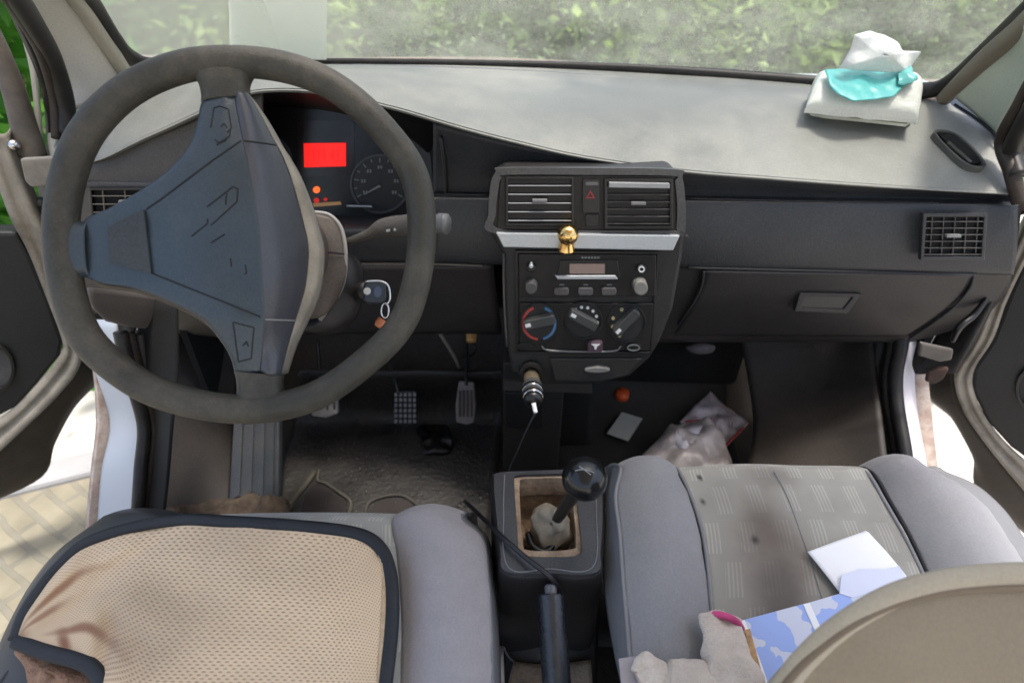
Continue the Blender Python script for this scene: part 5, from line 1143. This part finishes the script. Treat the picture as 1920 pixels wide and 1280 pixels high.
edgeband(LP, [(14,250), (30,300), (62,380), (100,470), (130,560), (150,640), (148,690), (110,740), (60,790), (0,846), (-60,900)],
         [(-40,250), (-10,330), (20,410), (52,470), (88,560), (116,636), (114,664), (74,716), (30,762), (-10,792), (-60,826)], -.03, .012, edge_m, ld)
# lower outer skin seen below the edge
loft('lower_skin', [[LP.un(x, y, -.01) for x, y in ((150,668), (120,736), (60,792), (-60,900))], [LP.un(x, y, -.03) for x, y in ((172,690), (146,752), (86,830), (-60,940))], [LP.un(x, y, -.05) for x, y in ((190,702), (128,770), (88,850), (72,890))]], sealb_m, ld, 30, 12, .004) if False else None
loft('lower_skin', [[LP.un(x, y, -.012) for x, y in ((152,650), (146,694), (108,742), (58,792), (-2,848), (-60,902))], [LP.un(x, y, -.035) for x, y in ((182,664), (178,700), (130,758), (88,826), (40,890), (-60,960))], [LP.un(x, y, -.06) for x, y in ((192,690), (188,712), (140,764), (104,830), (76,896), (-60,960))]], sealb_m, ld, 30, 12, .004)
ring('speaker_ring', LP, circ(-6,692,34,44), circ(-6,692,27,36), .010, .020, black_m, ld, 24, .001, False)
slab('speaker_grille', LP, circ(-6,692,28,37), .010, .015, mat('speaker_grey', (.05,.05,.05), .6, .2, 60), ld, 0)
# window frame and quarter light of the driver door
tube('window_frame', [LP.un(x, y, -.01) for x, y in ((-30,40), (0,100), (26,170), (46,240), (62,292))], [.014,.014,.016,.018,.02], mat('dirty_frame_dark', (.07,.06,.05), .6, .3, 30, .3, 200, .4, (.2,.16,.12), 20), ld, 40, 10)
tube('window_frame', [LP.un(x, y, -.02) for x, y in ((50,80), (62,130), (70,200), (76,290))], .0045, mat('pale_frame', (.5,.48,.42), .6, .1), ld, 30, 8)
0 and loft('lower_frame', [[LP.un(-60,270,-.005), LP.un(0,290,-.005), LP.un(90,300,-.005)], [LP.un(-60,340,.0), LP.un(10,340,.0), LP.un(100,330,.0)]], black_m, ld, 10, 6, .01)
tube('frame_bolt', [LP.un(26,272,.010), LP.un(26,272,.026)], [.010,.007], chrome_m, ld, 6, 10)
slab('door_hinge', YP(.80), [(36,298), (108,294), (112,346), (58,352), (46,340)], -.01, 0, edge_m, van, .003)
tube('hinge_pin', [PY(74,375,.90), PY(80,415,.90)], .012, bmetal_m, van, 8, 10)
slab('door_hinge', YP(.86), [(196,590), (222,588), (236,628), (214,640), (200,615)], -.03, 0, cream_m, van, .003)

rd, RP = door('car_door', 'open passenger door at the right with dark inner panel and dirty cream edge', (.68, .92, .40), (.87, -.5, 0))
rd = slab('front_door', RP, [(1980,440), (1926,470), (1890,560), (1860,640), (1826,690), (1822,730), (1850,790), (1896,840), (1980,900)], -.03, .012, door_m, van, .006); rd['label'] = 'passenger door standing open at the right'
edgeband(RP, [(1960,360), (1920,428), (1888,500), (1856,570), (1828,640), (1796,690), (1790,720), (1806,770), (1846,830), (1920,920), (1960,960)],
         [(1990,400), (1942,460), (1914,510), (1886,570), (1862,636), (1828,690), (1824,726), (1846,780), (1890,836), (1960,896), (1990,920)], -.03, .012, edge_m, rd)
loft('lower_skin', [[RP.un(x, y, -.012) for x, y in ((1790,690), (1788,722), (1804,772), (1844,832), (1920,922), (1980,985))], [RP.un(x, y, -.035) for x, y in ((1750,690), (1746,740), (1780,776), (1818,840), (1870,930), (1950,1010))],
     [RP.un(x, y, -.06) for x, y in ((1732,716), (1742,748), (1790,790), (1824,850), (1832,920), (1920,1000))]], sealb_m, rd, 30, 12, .004)
ring('speaker_ring', RP, circ(1934,730,30,40), circ(1934,730,24,33), .010, .018, black_m, rd, 24, .001, False)
tube('window_frame', [RP.un(x, y, -.01) for x, y in ((1960,190), (1926,240), (1902,300), (1900,350), (1912,400))], .010, sealb_m, rd, 30, 10)
slab('door_hinge', YP(.80), [(1726,642), (1790,656), (1786,676), (1762,680), (1722,668)], -.008, 0, mat('dirty_hinge_metal', (.07,.06,.05), .6, .3, 20, .3, 200), van, .004)
slab('door_hinge', YP(.80), [(1760,690), (1782,690), (1770,712), (1752,722), (1736,716), (1740,700)], -.008, 0, mat('rust_brown', (.035,.017,.011), .9, .4, 40), van, .004)
tube('wiring_loom', [PY(1850,560,.86), PY(1826,590,.85), PY(1800,612,.84), (PY(1786,640,.84))], [.004,.006,.006,.004], black_m, van, 30, 8)
